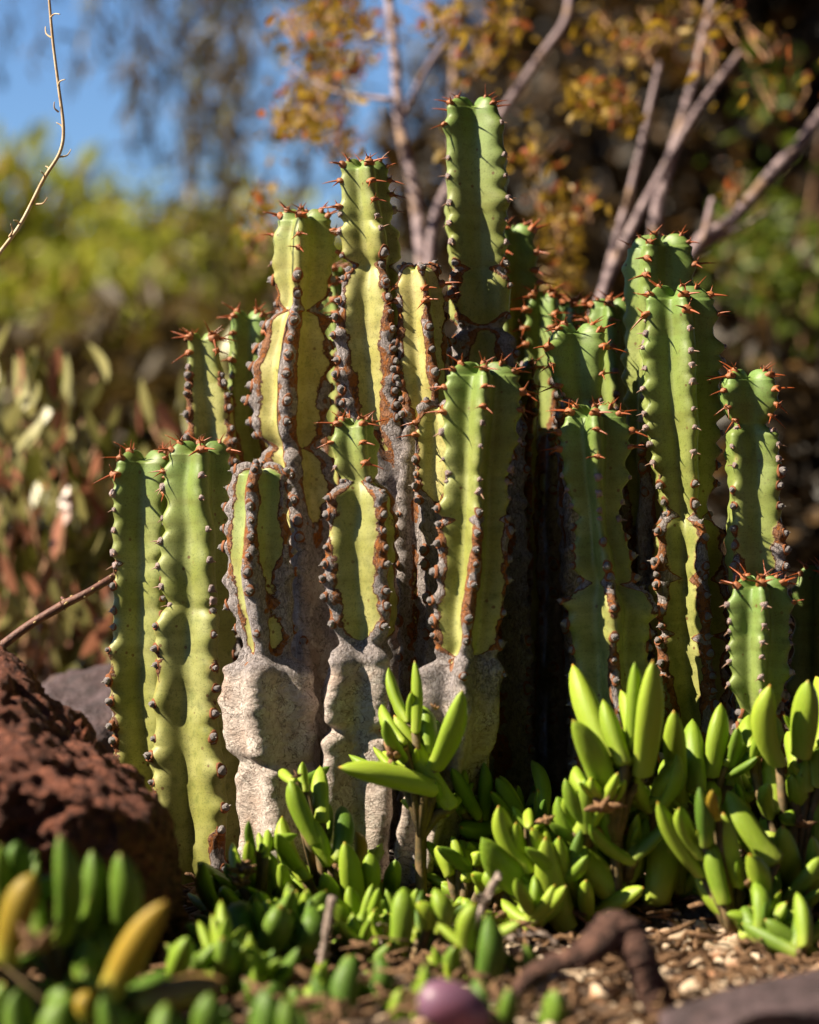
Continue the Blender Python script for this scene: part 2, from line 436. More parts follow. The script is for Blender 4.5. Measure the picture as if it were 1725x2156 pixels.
NTH = 104
def column(label, d, pts, n=4, ph=0.0, joints=(), cork=((0, -1),), yel=0.3, sp=42, young_len=300, lvl_young=115, spine=1.0, valley=0.55, seed=0, wood_at=None, tip_rot=0.0, no_spine_below=9999, group='spiny columns of the clump'):
    rng = random.Random(seed * 7 + 3)
    yel = min(1.0, yel + 0.12)
    k = d / FV                                   # metres per picture unit at this distance
    vyp = np.array([p[1] for p in pts], float); cxp = np.array([p[0] for p in pts], float); hwp = np.array([p[2] for p in pts], float)
    top = vyp[0]
    # carry on down into the soil
    gx = (cxp[-1] - 862.5) * k
    vground = 1078 + (CAM_H - float(gz(gx, d))) / k + 25
    if vyp[-1] < vground:
        vyp = np.append(vyp, vground); cxp = np.append(cxp, cxp[-1]); hwp = np.append(hwp, hwp[-1])
    else:
        vground = vyp[-1]
    phl = ph if isinstance(ph, (list, tuple)) else [(0, ph)]
    R0 = np.interp(top + 20, vyp, hwp)
    R0 = np.interp(top + 18, vyp, hwp)
    hcap = 0.50 * R0
    # rows: (vy nominal, crest factor, valley factor, crest lift, valley lift)
    step = 4.3
    body = np.arange(vground, top + hcap, -step)
    q = np.linspace(0, 1, 14)
    al = q * math.pi / 2
    qi = np.linspace(0.15, 1, 6)                  # the ribs' inner sides, dropping into the sunken growing point
    vy_c = np.concatenate([body, top + hcap - hcap * np.sin(al), top + hcap * 0.62 * qi ** 1.5])
    capf = np.concatenate([np.ones(len(body)), 0.40 + 0.60 * np.cos(al) ** 0.85, 0.40 - 0.33 * qi ** 0.7])
    capq = np.concatenate([np.zeros(len(body)), q, np.ones(len(qi))])
    n_out = len(body) + len(q)
    th = np.linspace(-math.pi, math.pi, NTH, endpoint=False)
    nr = len(vy_c)
    VY = vy_c[:, None] + 0 * th[None]
    PH = np.radians(interp(phl, vy_c))[:, None]
    PH = PH + 0.07 * vnoise(np.stack([vy_c / 80.0, 0 * vy_c + seed, 0 * vy_c], -1), 1.0, seed)[:, None]
    A = th[None] - PH
    g = np.abs(np.cos(n * A / 2)) ** 2.7
    ribi = np.round(A / (2 * math.pi / n)).astype(int) % n
    # half width -> crest radius, so the silhouette keeps its measured width
    tt = np.linspace(-math.pi, math.pi, 181)
    hw = smooth_curve(vyp, hwp, np.maximum(vy_c, top + 12))
    hw[capq > 0] = np.interp(top + 16, vyp, hwp)
    fac = np.empty(nr)
    for i in range(nr):
        rr = valley + (1 - valley) * np.abs(np.cos(n * (tt - PH[i, 0]) / 2)) ** 2.7
        pr = rr * np.sin(tt)
        fac[i] = (pr.max() - pr.min()) / 2
    facm = np.maximum(fac, 0.74)
    Rc = hw / facm * k
    vf = valley * (1 - 0.60 * capq)
    # areoles of every rib
    jl = [j[0] if isinstance(j, (tuple, list)) else j for j in joints]
    areo = []
    for r in range(n):
        lst, v = [], top + hcap * 0.06 + rng.random() * 2
        lst.append(v); v += hcap * (0.42 + 0.2 * rng.random())
        lst.append(v); v += sp * (0.75 + 0.3 * rng.random())
        while v < vground - 30:
            lst.append(v)
            s = sp * (0.68 + 0.85 * rng.random() ** 1.3)
            for j in jl:
                if j - 60 < v < j + 10: s *= 0.66
            v += s
        areo.append(np.array(lst))
    tooth = np.zeros_like(VY)
    for r in range(n):
        a = areo[r]
        dist = np.min(np.abs(vy_c[:, None] - a[None] - 2), axis=1) * (0.85 + 0.3 * ((r * 37 + seed) % 7) / 7)
        near = np.argmin(np.abs(vy_c[:, None] - a[None] - 2), axis=1)
        t = sstep(0, 1, np.clip(1 - dist / (sp * 0.55), 0, 1)) * (0.35 + 1.05 * _hash(near, near * 0 + r, near * 0, seed))
        tooth += (ribi == r) * t[:, None]
    lvl = interp(cork, vy_c)
    woody = sstep(1.5, 2.0, lvl)[:, None]
    Rg = Rc[:, None] * (vf[:, None] + (1 - vf[:, None]) * g)
    Rg = Rg + (tooth - 0.45) * g ** 3 * Rc[:, None] * (0.060 + 0.110 * np.abs(np.sin(th))[None] ** 2) * (1 - 0.60 * woody) * (1 - capq[:, None] * 0.8)
    wv = np.stack([VY / 70.0, ribi * 3.3 + seed, 0 * VY], -1)
    Rg = Rg * (1 + 0.075 * vnoise(wv, 1.0, seed + 11) * g)
    Rg = Rg * capf[:, None]
    for j in joints:
        jv, js = j if isinstance(j, (tuple, list)) else (j, 0.10)
        jw = jv + 6 * vnoise(np.stack([th * 1.2, 0 * th, 0 * th + seed], -1), 1.0, seed)
        Rg *= 1 - (1.7 * js + 0.04) * (0.40 + 0.85 * g) * np.exp(-((VY - jw[None]) / 13.0) ** 2) + 0.5 * js * g * np.exp(-((VY - jw[None] - 26) / 18.0) ** 2)
    cx = smooth_curve(vyp, cxp, vy_c)
    base = at(cxp[-1], vground, d)
    CX = ((cx - 862.5) * k)[:, None]
    Z = CAM_H + (1078 - VY) * k - (hcap * k) * 0.95 * capq[:, None] * (1 - g) * np.concatenate([np.ones(n_out), 1 - qi])[:, None]
    X = CX + Rg * np.sin(th)[None]
    Y = d - Rg * np.cos(th)[None] * (0.96)
    P = np.stack([X, Y, Z], -1)
    Po = P + seed * 3.7
    # cork field with its slow wander
    ck = lvl[:, None] - (1 - g) * 1.0 + 0.34 * fbm(Po, 85, seed, 4, 0.6) + 0.26 * vnoise(Po, 30, seed + 5) + 0.10 * (tooth - 0.4) * g
    for j in joints:
        jv, js = j if isinstance(j, (tuple, list)) else (j, 0.10)
        if np.interp(jv, *zip(*[(p[0], p[1]) for p in sorted(cork)])) > -0.45:
            jw = jv + 6 * vnoise(np.stack([th * 1.2, 0 * th, 0 * th + seed], -1), 1.0, seed)
            ck += 0.75 * np.exp(-((VY - jw[None]) / 6.5) ** 2) * (0.7 + 0.6 * vnoise(Po, 45, seed + 9))
    raised = sstep(-0.02, 0.12, ck)
    lump = fbm(Po, 130, seed + 2, 3)
    fold = np.abs(fbm(Po * np.array([0.55, 0.55, 1.5]), 120, seed + 31, 2))
    disp = 0.0009 * vnoise(Po, 60, seed + 4) + 0.0008 * raised + 0.0010 * raised * lump * g * (1 - 0.6 * woody) - 0.0009 * woody * sstep(0.0, 0.30, 0.16 - fold) + 0.0002 * woody * lump
    P[..., 0] += disp * np.sin(th)[None]; P[..., 1] -= disp * np.cos(th)[None]
    young = np.exp(-np.maximum(0, VY - top) / young_len) 
    wood = sstep(1.45, 1.95, lvl[:, None] + 0.45 * fbm(Po, 60, seed + 6, 3))
    root = thing('spiny_cactus', base, label, 'cactus', group)
    root['kind'] = 'thing'
    base_np = np.array(base)
    # split into jointed segments
    cuts = sorted([j for j in jl], reverse=True)
    if wood_at: cuts = sorted(set(cuts) | {wood_at}, reverse=True)
    idx = [0] + [int(np.argmin(np.abs(vy_c[:len(body)] - c))) for c in cuts if top + hcap + 8 < c < vground - 8] + [nr - 1]
    segs = []
    for a, b in zip(idx[:-1], idx[1:]):
        Q = (P[a:b + 1] - base_np).reshape(-1, 3)
        m = b - a + 1
        i = np.arange(m - 1)[:, None] * NTH
        j = np.arange(NTH)[None]
        F = np.stack([i + j, i + (j + 1) % NTH, i + NTH + (j + 1) % NTH, i + NTH + j], -1).reshape(-1, 4)
        at_ = dict(cork=ck[a:b + 1], young=young[a:b + 1], rib=g[a:b + 1], wood=wood[a:b + 1], yel=np.full((m, NTH), yel))
        at_ = {kk: vv.reshape(-1) for kk, vv in at_.items()}
        if b == nr - 1:                           # close the tip with a sunken crown
            c = P[-1].mean(0) - base_np; c[2] -= hcap * k * 0.05
            Q = np.vstack([Q, c[None]])
            lastrow = (m - 1) * NTH
            tri = np.stack([lastrow + np.arange(NTH), lastrow + (np.arange(NTH) + 1) % NTH, np.full(NTH, len(Q) - 1), np.full(NTH, len(Q) - 1)], -1)
            at_ = {kk: np.append(vv, vv[-1]) for kk, vv in at_.items()}
            me = mesh_from('stem_segment', Q, [tuple(f) for f in F.tolist()] + [tuple(f[:3]) for f in tri.tolist()], [M['stem']], True, None, at_)
        else:
            me = mesh_from('stem_segment', Q, F, [M['stem']], True, None, at_)
        w = wood[a:b + 1].mean()
        s = obj('woody_base' if w > 0.5 else 'stem_segment', me, root)
        segs.append((a, b, s))
    # spine clusters on the ribs that face the viewer's side
    for r in range(n):
        for v in areo[r]:
            row = int(np.argmin(np.abs(vy_c[:n_out] - v)))
            ang = math.degrees(PH[row, 0] + r * 2 * math.pi / n)
            ang = (ang + 180) % 360 - 180
            if abs(ang) > 112 and v > top + hcap: continue
            if v > no_spine_below: continue
            if woody[row, 0] > 0.6 or (lvl[row] > 0.6 and rng.random() < 0.55): continue
            colj = int(round((math.radians(ang) + math.pi) / (2 * math.pi) * NTH)) % NTH
            p = P[row, colj]
            r0, r1 = max(row - 2, 0), min(row + 2, nr - 1)
            up = Vector(P[r1, colj] - P[r0, colj]).normalized()
            lat = Vector(P[row, (colj + 2) % NTH] - P[row, (colj - 2) % NTH]).normalized()
            nor = lat.cross(up).normalized()
            if nor.dot(Vector((math.sin(math.radians(ang)), -math.cos(math.radians(ang)), 0.3))) < 0: nor.negate()
            up = nor.cross(lat).normalized()
            dist = v - top
            if dist < 0.85 * lvl_young * (0.85 + 0.3 * rng.random()) and lvl[row] < 0.3: kind = 'young'
            elif lvl[row] < -0.3: kind = 'mid'
            else: kind = 'old'
            size = {'young': 0.0034, 'mid': 0.0028, 'old': 0.0029}[kind] * (0.72 + 0.5 * rng.random()) * (d / 1.75) * spine
            if v < top + hcap * 0.3: size *= 0.8
            me = rng.choice(SPINES[kind])
            seg = next(s for (a, b, s) in reversed(segs) if a <= row)
            o = bpy.data.objects.new('spine_cluster', me)
            link(o, seg)
            R = Matrix((lat, up, nor)).transposed()
            R = R @ Matrix.Rotation(rad(rng.uniform(-22, 22)), 3, 'Z') @ Matrix.Rotation(rad(rng.uniform(-12, 12)), 3, 'X')
            o.matrix_local = Matrix.Translation(Vector(p) - base - nor * size * 0.12) @ R.to_4x4() @ Matrix.Diagonal((size, size * rng.uniform(0.85, 1.2), size, 1))
    return root

column('leftmost green column beside the red rock, ribs lined with small grey spines', 1.82,
       [(306, 948, 50), (302, 1000, 58), (300, 1250, 58), (298, 1450, 60), (308, 1600, 62), (340, 1700, 62), (400, 1950, 60)],
       ph=[(940, 42), (1700, 40)], joints=[(1185, 0.03)], cork=[(940, -1), (1150, -0.6), (1200, -0.25), (1450, -0.14), (1520, 0.10), (1620, 0.16)], yel=0.28, sp=44, young_len=170, seed=1)
column('tall smooth green column with one full-length rib, in front of the leftmost one', 1.795,
       [(424, 928, 56), (418, 1000, 70), (416, 1200, 76), (414, 1270, 66), (411, 1330, 78), (408, 1500, 86), (418, 1700, 92), (430, 1900, 74), (440, 1960, 60)],
       ph=[(930, 4), (1150, 22), (1300, 33), (1900, 30)], joints=[(1274, 0.07)], cork=[(928, -1), (1262, -0.8), (1290, -0.10), (1500, -0.10), (1700, -0.08), (1780, 0.28), (1880, 0.35), (1915, 0.5), (1928, 1.6), (1960, 2)], yel=0.34, sp=52, young_len=240, lvl_young=90, seed=2)
column('thin yellow-green column with two corky knobbed ribs, behind the smooth green one', 1.88,
       [(425, 702, 28), (430, 760, 36), (442, 850, 47), (448, 950, 52), (450, 1200, 50)],
       ph=46, joints=[(808, 0.04)], cork=[(700, -1), (770, -0.5), (805, -0.1), (830, 0.30), (920, 0.22), (960, 0.35), (1200, 0.8)], yel=0.7, sp=34, young_len=90, lvl_young=70, seed=3)
column('short green column with red spines peeking between the thin one and the bark-ribbed one', 1.91,
       [(522, 655, 36), (520, 720, 40), (518, 900, 40), (530, 1000, 40), (540, 1200, 40)],
       ph=[(650, 55)], cork=[(650, -1), (800, -0.4), (900, 0.05), (1200, 0.8)], yel=0.4, sp=38, lvl_young=120, seed=4)
column('broad yellow column with thick grey bark along its ribs and red-spined top', 1.84,
       [(640, 440, 44), (642, 500, 66), (638, 580, 64), (630, 642, 44), (625, 682, 66), (612, 780, 80), (608, 900, 80), (615, 935, 66), (630, 985, 76), (650, 1200, 72), (660, 1500, 70), (660, 1900, 60)],
       ph=[(440, -4), (650, -6), (900, -2), (1000, -10)], joints=[(655, 0.10), (943, 0.14)], cork=[(440, -1), (540, -0.6), (600, 0.04), (645, 0.10), (668, 0.30), (800, 0.33), (920, 0.36), (945, 0.9), (975, 0.52), (1080, 0.52), (1130, 1.15), (1200, 1.7), (1900, 1.8)], yel=0.85, sp=44, young_len=110, seed=5)
column('front column with green windows in grey and orange bark over a smooth grey woody base', 1.735,
       [(545, 972, 44), (548, 1000, 60), (543, 1100, 63), (545, 1230, 68), (560, 1330, 60), (562, 1376, 50), (566, 1398, 92), (568, 1500, 100), (572, 1585, 96), (588, 1610, 86), (600, 1750, 100), (605, 1900, 95)],
       ph=[(960, -10), (1380, -12), (1400, -16), (1590, -14), (1620, -6), (1900, -8)], joints=[(1385, 0.06), (1602, 0.05)], cork=[(970, 0.7), (1000, 0.36), (1170, 0.40), (1210, 0.85), (1290, 0.85), (1320, 0.48), (1355, 0.58), (1372, 0.85), (1405, 1.6), (1440, 2.2), (1900, 2.2)], yel=0.8, sp=46, valley=0.62, seed=6)
column('tall yellow-green column with square notched top, left of the tallest one', 1.79,
       [(768, 335, 42), (768, 380, 52), (772, 450, 56), (783, 540, 64), (787, 562, 47), (780, 620, 64), (778, 720, 68), (790, 860, 66), (800, 900, 60), (850, 1000, 60), (860, 1400, 60), (860, 1900, 50)],
       ph=[(330, 8), (450, 22), (560, 24), (700, 36), (900, 30)], joints=[(468, 0.06), (561, 0.10)], cork=[(335, -1), (470, -0.7), (530, -0.4), (556, 0.15), (575, 0.22), (640, 0.16), (700, 0.30), (880, 0.36), (905, 0.9), (1000, 1.2), (1060, 1.7)], yel=0.75, sp=38, young_len=150, lvl_young=110, seed=7)
column('bark-tipped side branch with dead grey spines leaning on the tall notched column', 1.775,
       [(880, 553, 38), (885, 620, 46), (890, 750, 50), (893, 860, 46), (890, 900, 40), (880, 1000, 40)],
       ph=[(550, 10), (860, 30)], cork=[(550, 0.75), (572, 0.5), (590, 0.04), (660, 0.08), (700, 0.34), (780, 0.34), (820, 0.2), (860, 0.4), (900, 1.1)], yel=0.85, sp=40, young_len=10, seed=8)
column('small dark green column squeezed behind the gap between the two bark-ribbed ones', 1.95,
       [(702, 560, 24), (702, 620, 32), (706, 800, 36), (715, 950, 36)], ph=[(500, 10)], cork=[(560, -1), (700, -0.5), (760, 0.05), (900, 0.4)], yel=0.5, sp=36, lvl_young=120, seed=9)
column('stacked column of small green knob, corky green joint and wrinkled grey base', 1.725,
       [(748, 880, 34), (745, 930, 50), (752, 990, 44), (757, 1010, 40), (760, 1045, 64), (760, 1180, 74), (768, 1300, 68), (772, 1342, 58), (763, 1368, 60), (752, 1450, 72), (745, 1520, 66), (745, 1560, 72), (748, 1700, 74), (748, 1850, 70), (748, 1930, 66)],
       ph=[(880, 24), (1000, 28), (1030, 34), (1340, 32), (1400, 50), (1900, 44)], joints=[(1012, 0.12), (1352, 0.10), (1532, 0.12)], cork=[(880, -1), (1000, -0.9), (1014, 0.2), (1026, 0.55), (1050, 0.22), (1200, 0.14), (1320, 0.22), (1346, 0.75), (1375, 1.5), (1420, 2.1), (1900, 2.2)], yel=0.45, sp=44, young_len=110, lvl_young=110, seed=10)
column('tallest green column with long smooth notched upper joint', 1.84,
       [(997, 207, 46), (1000, 260, 58), (1003, 330, 66), (1004, 450, 64), (1006, 560, 58), (1008, 585, 62), (1010, 660, 62), (1012, 690, 56), (1015, 725, 70), (1030, 900, 70), (1040, 1200, 70), (1060, 1900, 60)],
       ph=[(200, 40), (450, 44), (700, 46)], joints=[(571, 0.05), (692, 0.10)], cork=[(207, -1), (430, -0.9), (545, -0.35), (566, 0.04), (582, 0.18), (610, -0.02), (660, 0.04), (690, 0.8), (715, 0.62), (760, 0.4), (1000, 0.6), (1300, 1.2)], yel=0.32, sp=46, young_len=280, lvl_young=70, seed=11)
column('dark green column with long red spines right behind the tallest one', 1.94,
       [(1076, 472, 40), (1076, 520, 52), (1080, 700, 52), (1085, 900, 50), (1090, 1300, 50)], ph=70, joints=[(572, 0.04)], cork=[(470, -1), (560, -0.4), (575, -0.15), (620, -0.6), (900, -0.1), (1200, 0.6)], yel=0.25, sp=50, lvl_young=250, seed=12)
column('central front column with red-spined green top, corky flanks and grey foot', 1.705,
       [(1016, 762, 50), (1015, 805, 78), (1010, 880, 80), (1002, 985, 68), (1000, 1020, 66), (998, 1100, 72), (995, 1190, 76), (985, 1300, 74), (984, 1372, 64), (972, 1395, 82), (962, 1500, 90), (945, 1600, 80), (915, 1700, 72), (890, 1800, 66), (880, 1930, 60)],
       n=5, ph=[(760, 2), (1000, 3), (1380, 0), (1500, 12)], joints=[(1003, 0.03), (1096, 0.03), (1384, 0.10)], cork=[(760, -1), (1000, -0.7), (1060, -0.3), (1095, 0.0), (1150, 0.10), (1190, 0.27), (1355, 0.32), (1384, 0.85), (1430, 1.35), (1520, 1.95), (1900, 2.2)], yel=0.36, sp=46, young_len=200, lvl_young=150, seed=13)
column('pale yellow stump with broken corky top wedged behind the central front column', 1.76,
       [(925, 842, 40), (922, 900, 48), (918, 1000, 44), (925, 1060, 40), (935, 1200, 40)], ph=[(840, 36)], cork=[(842, 1.15), (868, 0.6), (888, 0.06), (1030, 0.14), (1060, 1.2), (1100, 1.6)], yel=1.0, sp=36, young_len=5, seed=14)
column('small red-spined green column right of the dark green one', 1.93,
       [(1148, 613, 25), (1145, 650, 38), (1143, 800, 42), (1143, 1000, 45), (1150, 1650, 45)], ph=28, cork=[(613, -1), (780, -0.5), (900, 0.6), (1100, 1.5), (1700, 1.7)], yel=0.3, sp=36, lvl_young=160, seed=15)
column('tiny dark green tip behind the low red-spined column', 1.97,
       [(1205, 632, 24), (1205, 670, 38), (1205, 900, 40)], ph=5, cork=[(600, -1), (800, 0.2)], yel=0.2, sp=36, lvl_young=160, seed=16)
column('green column tip half hidden behind the twin tall right columns', 1.9,
       [(1286, 628, 34), (1290, 680, 52), (1300, 900, 54), (1310, 1200, 55)], ph=-8, cork=[(600, -1), (800, -0.3), (950, 0.4), (1200, 1.0)], yel=0.25, sp=40, lvl_young=160, seed=17)
column('low green column with two front ribs of long red spines above a pinched neck', 1.81,
       [(1215, 682, 38), (1213, 725, 60), (1215, 780, 58), (1221, 838, 42), (1225, 870, 50), (1230, 1000, 52), (1240, 1200, 55), (1250, 1600, 50)],
       ph=46, joints=[(848, 0.10)], cork=[(680, -1), (830, -0.7), (850, 0.2), (870, 0.45), (1100, 0.8), (1200, 1.2), (1600, 1.7)], yel=0.25, sp=40, lvl_young=170, seed=18)
column('front right-hand green column with waisted joint and wide shaded lower half', 1.722,
       [(1248, 852, 46), (1248, 900, 74), (1250, 1000, 66), (1256, 1072, 45), (1258, 1098, 47), (1268, 1190, 66), (1275, 1222, 58), (1278, 1275, 98), (1282, 1380, 82), (1290, 1500, 82), (1295, 1700, 80), (1300, 1900, 75)],
       n=5, ph=[(850, 2), (1100, 6), (1900, 8)], joints=[(1088, 0.05), (1228, 0.05)], cork=[(850, -1), (1070, -0.9), (1100, -0.15), (1200, -0.08), (1228, 0.25), (1250, 0.0), (1330, -0.2), (1400, -0.06), (1700, 0.5)], yel=0.22, sp=44, young_len=240, lvl_young=130, seed=19)
column('tall green column with wide ribs behind the twin in the right half', 1.835,
       [(1392, 493, 50), (1388, 530, 68), (1385, 600, 74), (1380, 720, 62), (1378, 850, 60), (1375, 1100, 64), (1375, 1600, 64)],
       ph=[(490, -24)], cork=[(493, -1), (900, -0.5), (1050, 0.6), (1200, 1.3)], yel=0.28, sp=46, lvl_young=120, seed=20)
column('broad tall green column with bright lit front rib, foremost of the right pair', 1.78,
       [(1424, 602, 52), (1424, 650, 75), (1425, 750, 82), (1430, 850, 80), (1438, 980, 66), (1440, 1078, 47), (1443, 1112, 70), (1445, 1200, 78), (1448, 1350, 82), (1452, 1560, 80), (1455, 1900, 75)],
       n=5, ph=[(600, 8), (850, 14), (1080, 20), (1500, 30)], joints=[(1086, 0.05), (1216, 0.03), (1336, 0.04)], cork=[(602, -1), (950, -0.7), (1000, 0.0), (1075, 0.06), (1092, 0.32), (1115, 0.18), (1330, 0.22), (1360, 0.3), (1500, 0.5)], yel=0.25, sp=44, young_len=300, lvl_young=100, seed=21)
column('narrow green column with bulbous red-spined head right of the twin tall columns', 1.745,
       [(1575, 778, 40), (1575, 830, 63), (1578, 884, 42), (1580, 908, 46), (1587, 1000, 52), (1590, 1150, 56), (1595, 1300, 50), (1600, 1900, 45)],
       ph=44, joints=[(893, 0.16)], cork=[(778, -1), (890, -0.6), (1030, -0.15), (1120, 0.12), (1300, 0.3)], yel=0.2, sp=38, lvl_young=120, seed=22)
column('short fresh green column with white-spined ribs among the finger leaves', 1.705,
       [(1598, 1212, 44), (1597, 1262, 66), (1597, 1350, 68), (1595, 1450, 58), (1597, 1500, 44), (1600, 1530, 50), (1600, 1900, 50)],
       n=5, ph=3, joints=[(1335, 0.02), (1500, 0.08)], cork=[(1200, -1), (1480, -0.6), (1510, 0.1), (1900, 0.3)], yel=0.12, sp=44, lvl_young=70, seed=23)
column('shaded dark green column cut by the picture edge beyond the white-spined short one', 1.82,
       [(1730, 1190, 40), (1726, 1240, 56), (1720, 1500, 58), (1720, 1900, 52)], ph=0, cork=[(1190, -1), (1400, -0.4), (1900, 0.3)], yel=0.2, sp=46, lvl_young=60, seed=24)
column('dim olive column with corky ribs behind the right flank of the central one', 1.87,
       [(1098, 760, 40), (1085, 900, 50), (1078, 1100, 56), (1078, 1400, 60), (1080, 1700, 60), (1080, 1900, 55)], ph=30, cork=[(760, 0.16), (1000, 0.26), (1300, 0.5), (1400, 0.75), (1600, 1.1)], yel=0.4, sp=42, young_len=30, seed=25)
column('dark bark-covered column deep in the shaded middle of the clump', 1.89,
       [(1165, 900, 40), (1165, 1000, 50), (1168, 1400, 52), (1168, 1900, 50)], ph=-5, cork=[(860, 0.9), (1000, 1.0), (1400, 1.45), (1900, 1.6)], yel=0.3, sp=42, young_len=10, seed=26)
column('grey bark column in the shade between the wrinkled base and the central foot', 1.84,
       [(868, 985, 34), (868, 1050, 52), (872, 1300, 60), (870, 1600, 60), (868, 1900, 56)], ph=20, cork=[(980, 0.8), (1050, 1.15), (1150, 1.25), (1300, 1.4), (1900, 1.8)], yel=0.5, sp=42, young_len=10, seed=27)

# ------------------------------------------------------------------ finger-leaved succulents
def finger_meshes(mat):
    out = []
    for k, (bend, fat) in enumerate([(0.1, 0.50), (0.45, 0.55), (-0.35, 0.48), (0.75, 0.60), (0.2, 0.62)]):
        n, rows = 10, 13
        V = []
        for i in range(rows):
            t = i / (rows - 1)
            if t < fat: r = 0.72 + 0.28 * math.sin(t / fat * math.pi / 2)
            else: r = max(0.0, 1 - ((t - fat) / (1 - fat)) ** 2.2) ** 0.72
            if i == rows - 1: r = 0.04
            if i == 0: r, t = 0.35, 0.0
            if i == 1: t = 0.035
            off = bend * (4 * t * (1 - t)) * 1.0
            for j in range(n):
                a = 2 * math.pi * j / n
                c, s = math.cos(a), math.sin(a)
                tri = 1 + 0.10 * math.cos(3 * a + math.pi / 2)
                V.append((c * r * tri + off * 0.35, s * r * 0.86 * tri + off, t))
        F = [(i * n + j, i * n + (j + 1) % n, (i + 1) * n + (j + 1) % n, (i + 1) * n + j) for i in range(rows - 1) for j in range(n)]
        F.append(tuple(range((rows - 1) * n, rows * n))); F.append(tuple(reversed(range(n))))
        out.append(mesh_from('leaf', V, F, [mat], True))
    return out
FING = {k: finger_meshes(M[k]) for k in ('leaf', 'leaf_blue', 'leaf_yellow', 'leaf_tan')}

def tube(verts, faces, pts, radii, n=7, cap=True):
    o = len(verts); prev = None
    for i, p in enumerate(pts):
        p = Vector(p)
        dv = (Vector(pts[min(i + 1, len(pts) - 1)]) - Vector(pts[max(i - 1, 0)])).normalized()
        a = dv.orthogonal().normalized() if prev is None else (prev - dv * prev.dot(dv)).normalized()
        prev = a; b = dv.cross(a)
        for j in range(n):
            an = 2 * math.pi * j / n
            verts.append(p + (a * math.cos(an) + b * math.sin(an)) * radii[i])
    for i in range(len(pts) - 1):
        for j in range(n):
            faces.append((o + i * n + j, o + i * n + (j + 1) % n, o + (i + 1) * n + (j + 1) % n, o + (i + 1) * n + j))
    if cap:
        faces.append(tuple(reversed(range(o, o + n)))); faces.append(tuple(range(o + (len(pts) - 1) * n, o + len(pts) * n)))

def spline(pts, m=5):
    """Catmull-Rom through the points"""
    P = [Vector(p) for p in pts]; out = []
    for i in range(len(P) - 1):
        p0, p1, p2, p3 = P[max(i - 1, 0)], P[i], P[i + 1], P[min(i + 2, len(P) - 1)]
        for k in range(m):
            t = k / m
            out.append(0.5 * ((2 * p1) + (p2 - p0) * t + (2 * p0 - 5 * p1 + 4 * p2 - p3) * t * t + (3 * p1 - p0 - 3 * p2 + p3) * t ** 3))
    out.append(P[-1]); return out

def crumple(name, parent, loc, size, mat, rng):
    """a shrivelled flower head or bud: a few curled strips from one point"""
    V, F = [], []
    for k in range(7):
        dv = Vector((rng.uniform(-1, 1), rng.uniform(-1, 1), rng.uniform(-0.2, 1))).normalized()
        side = Vector((rng.uniform(-1, 1), rng.uniform(-1, 1), rng.uniform(-1, 1))) * 0.5
        pts = [dv * size * t + side * size * t * t for t in (0, 0.35, 0.7, 1.0)]
        tube(V, F, pts, [size * 0.22, size * 0.26, size * 0.2, size * 0.06], 5)
    o = obj(name, mesh_from(name, V, F, [mat], True), parent); o.location = loc
    return o

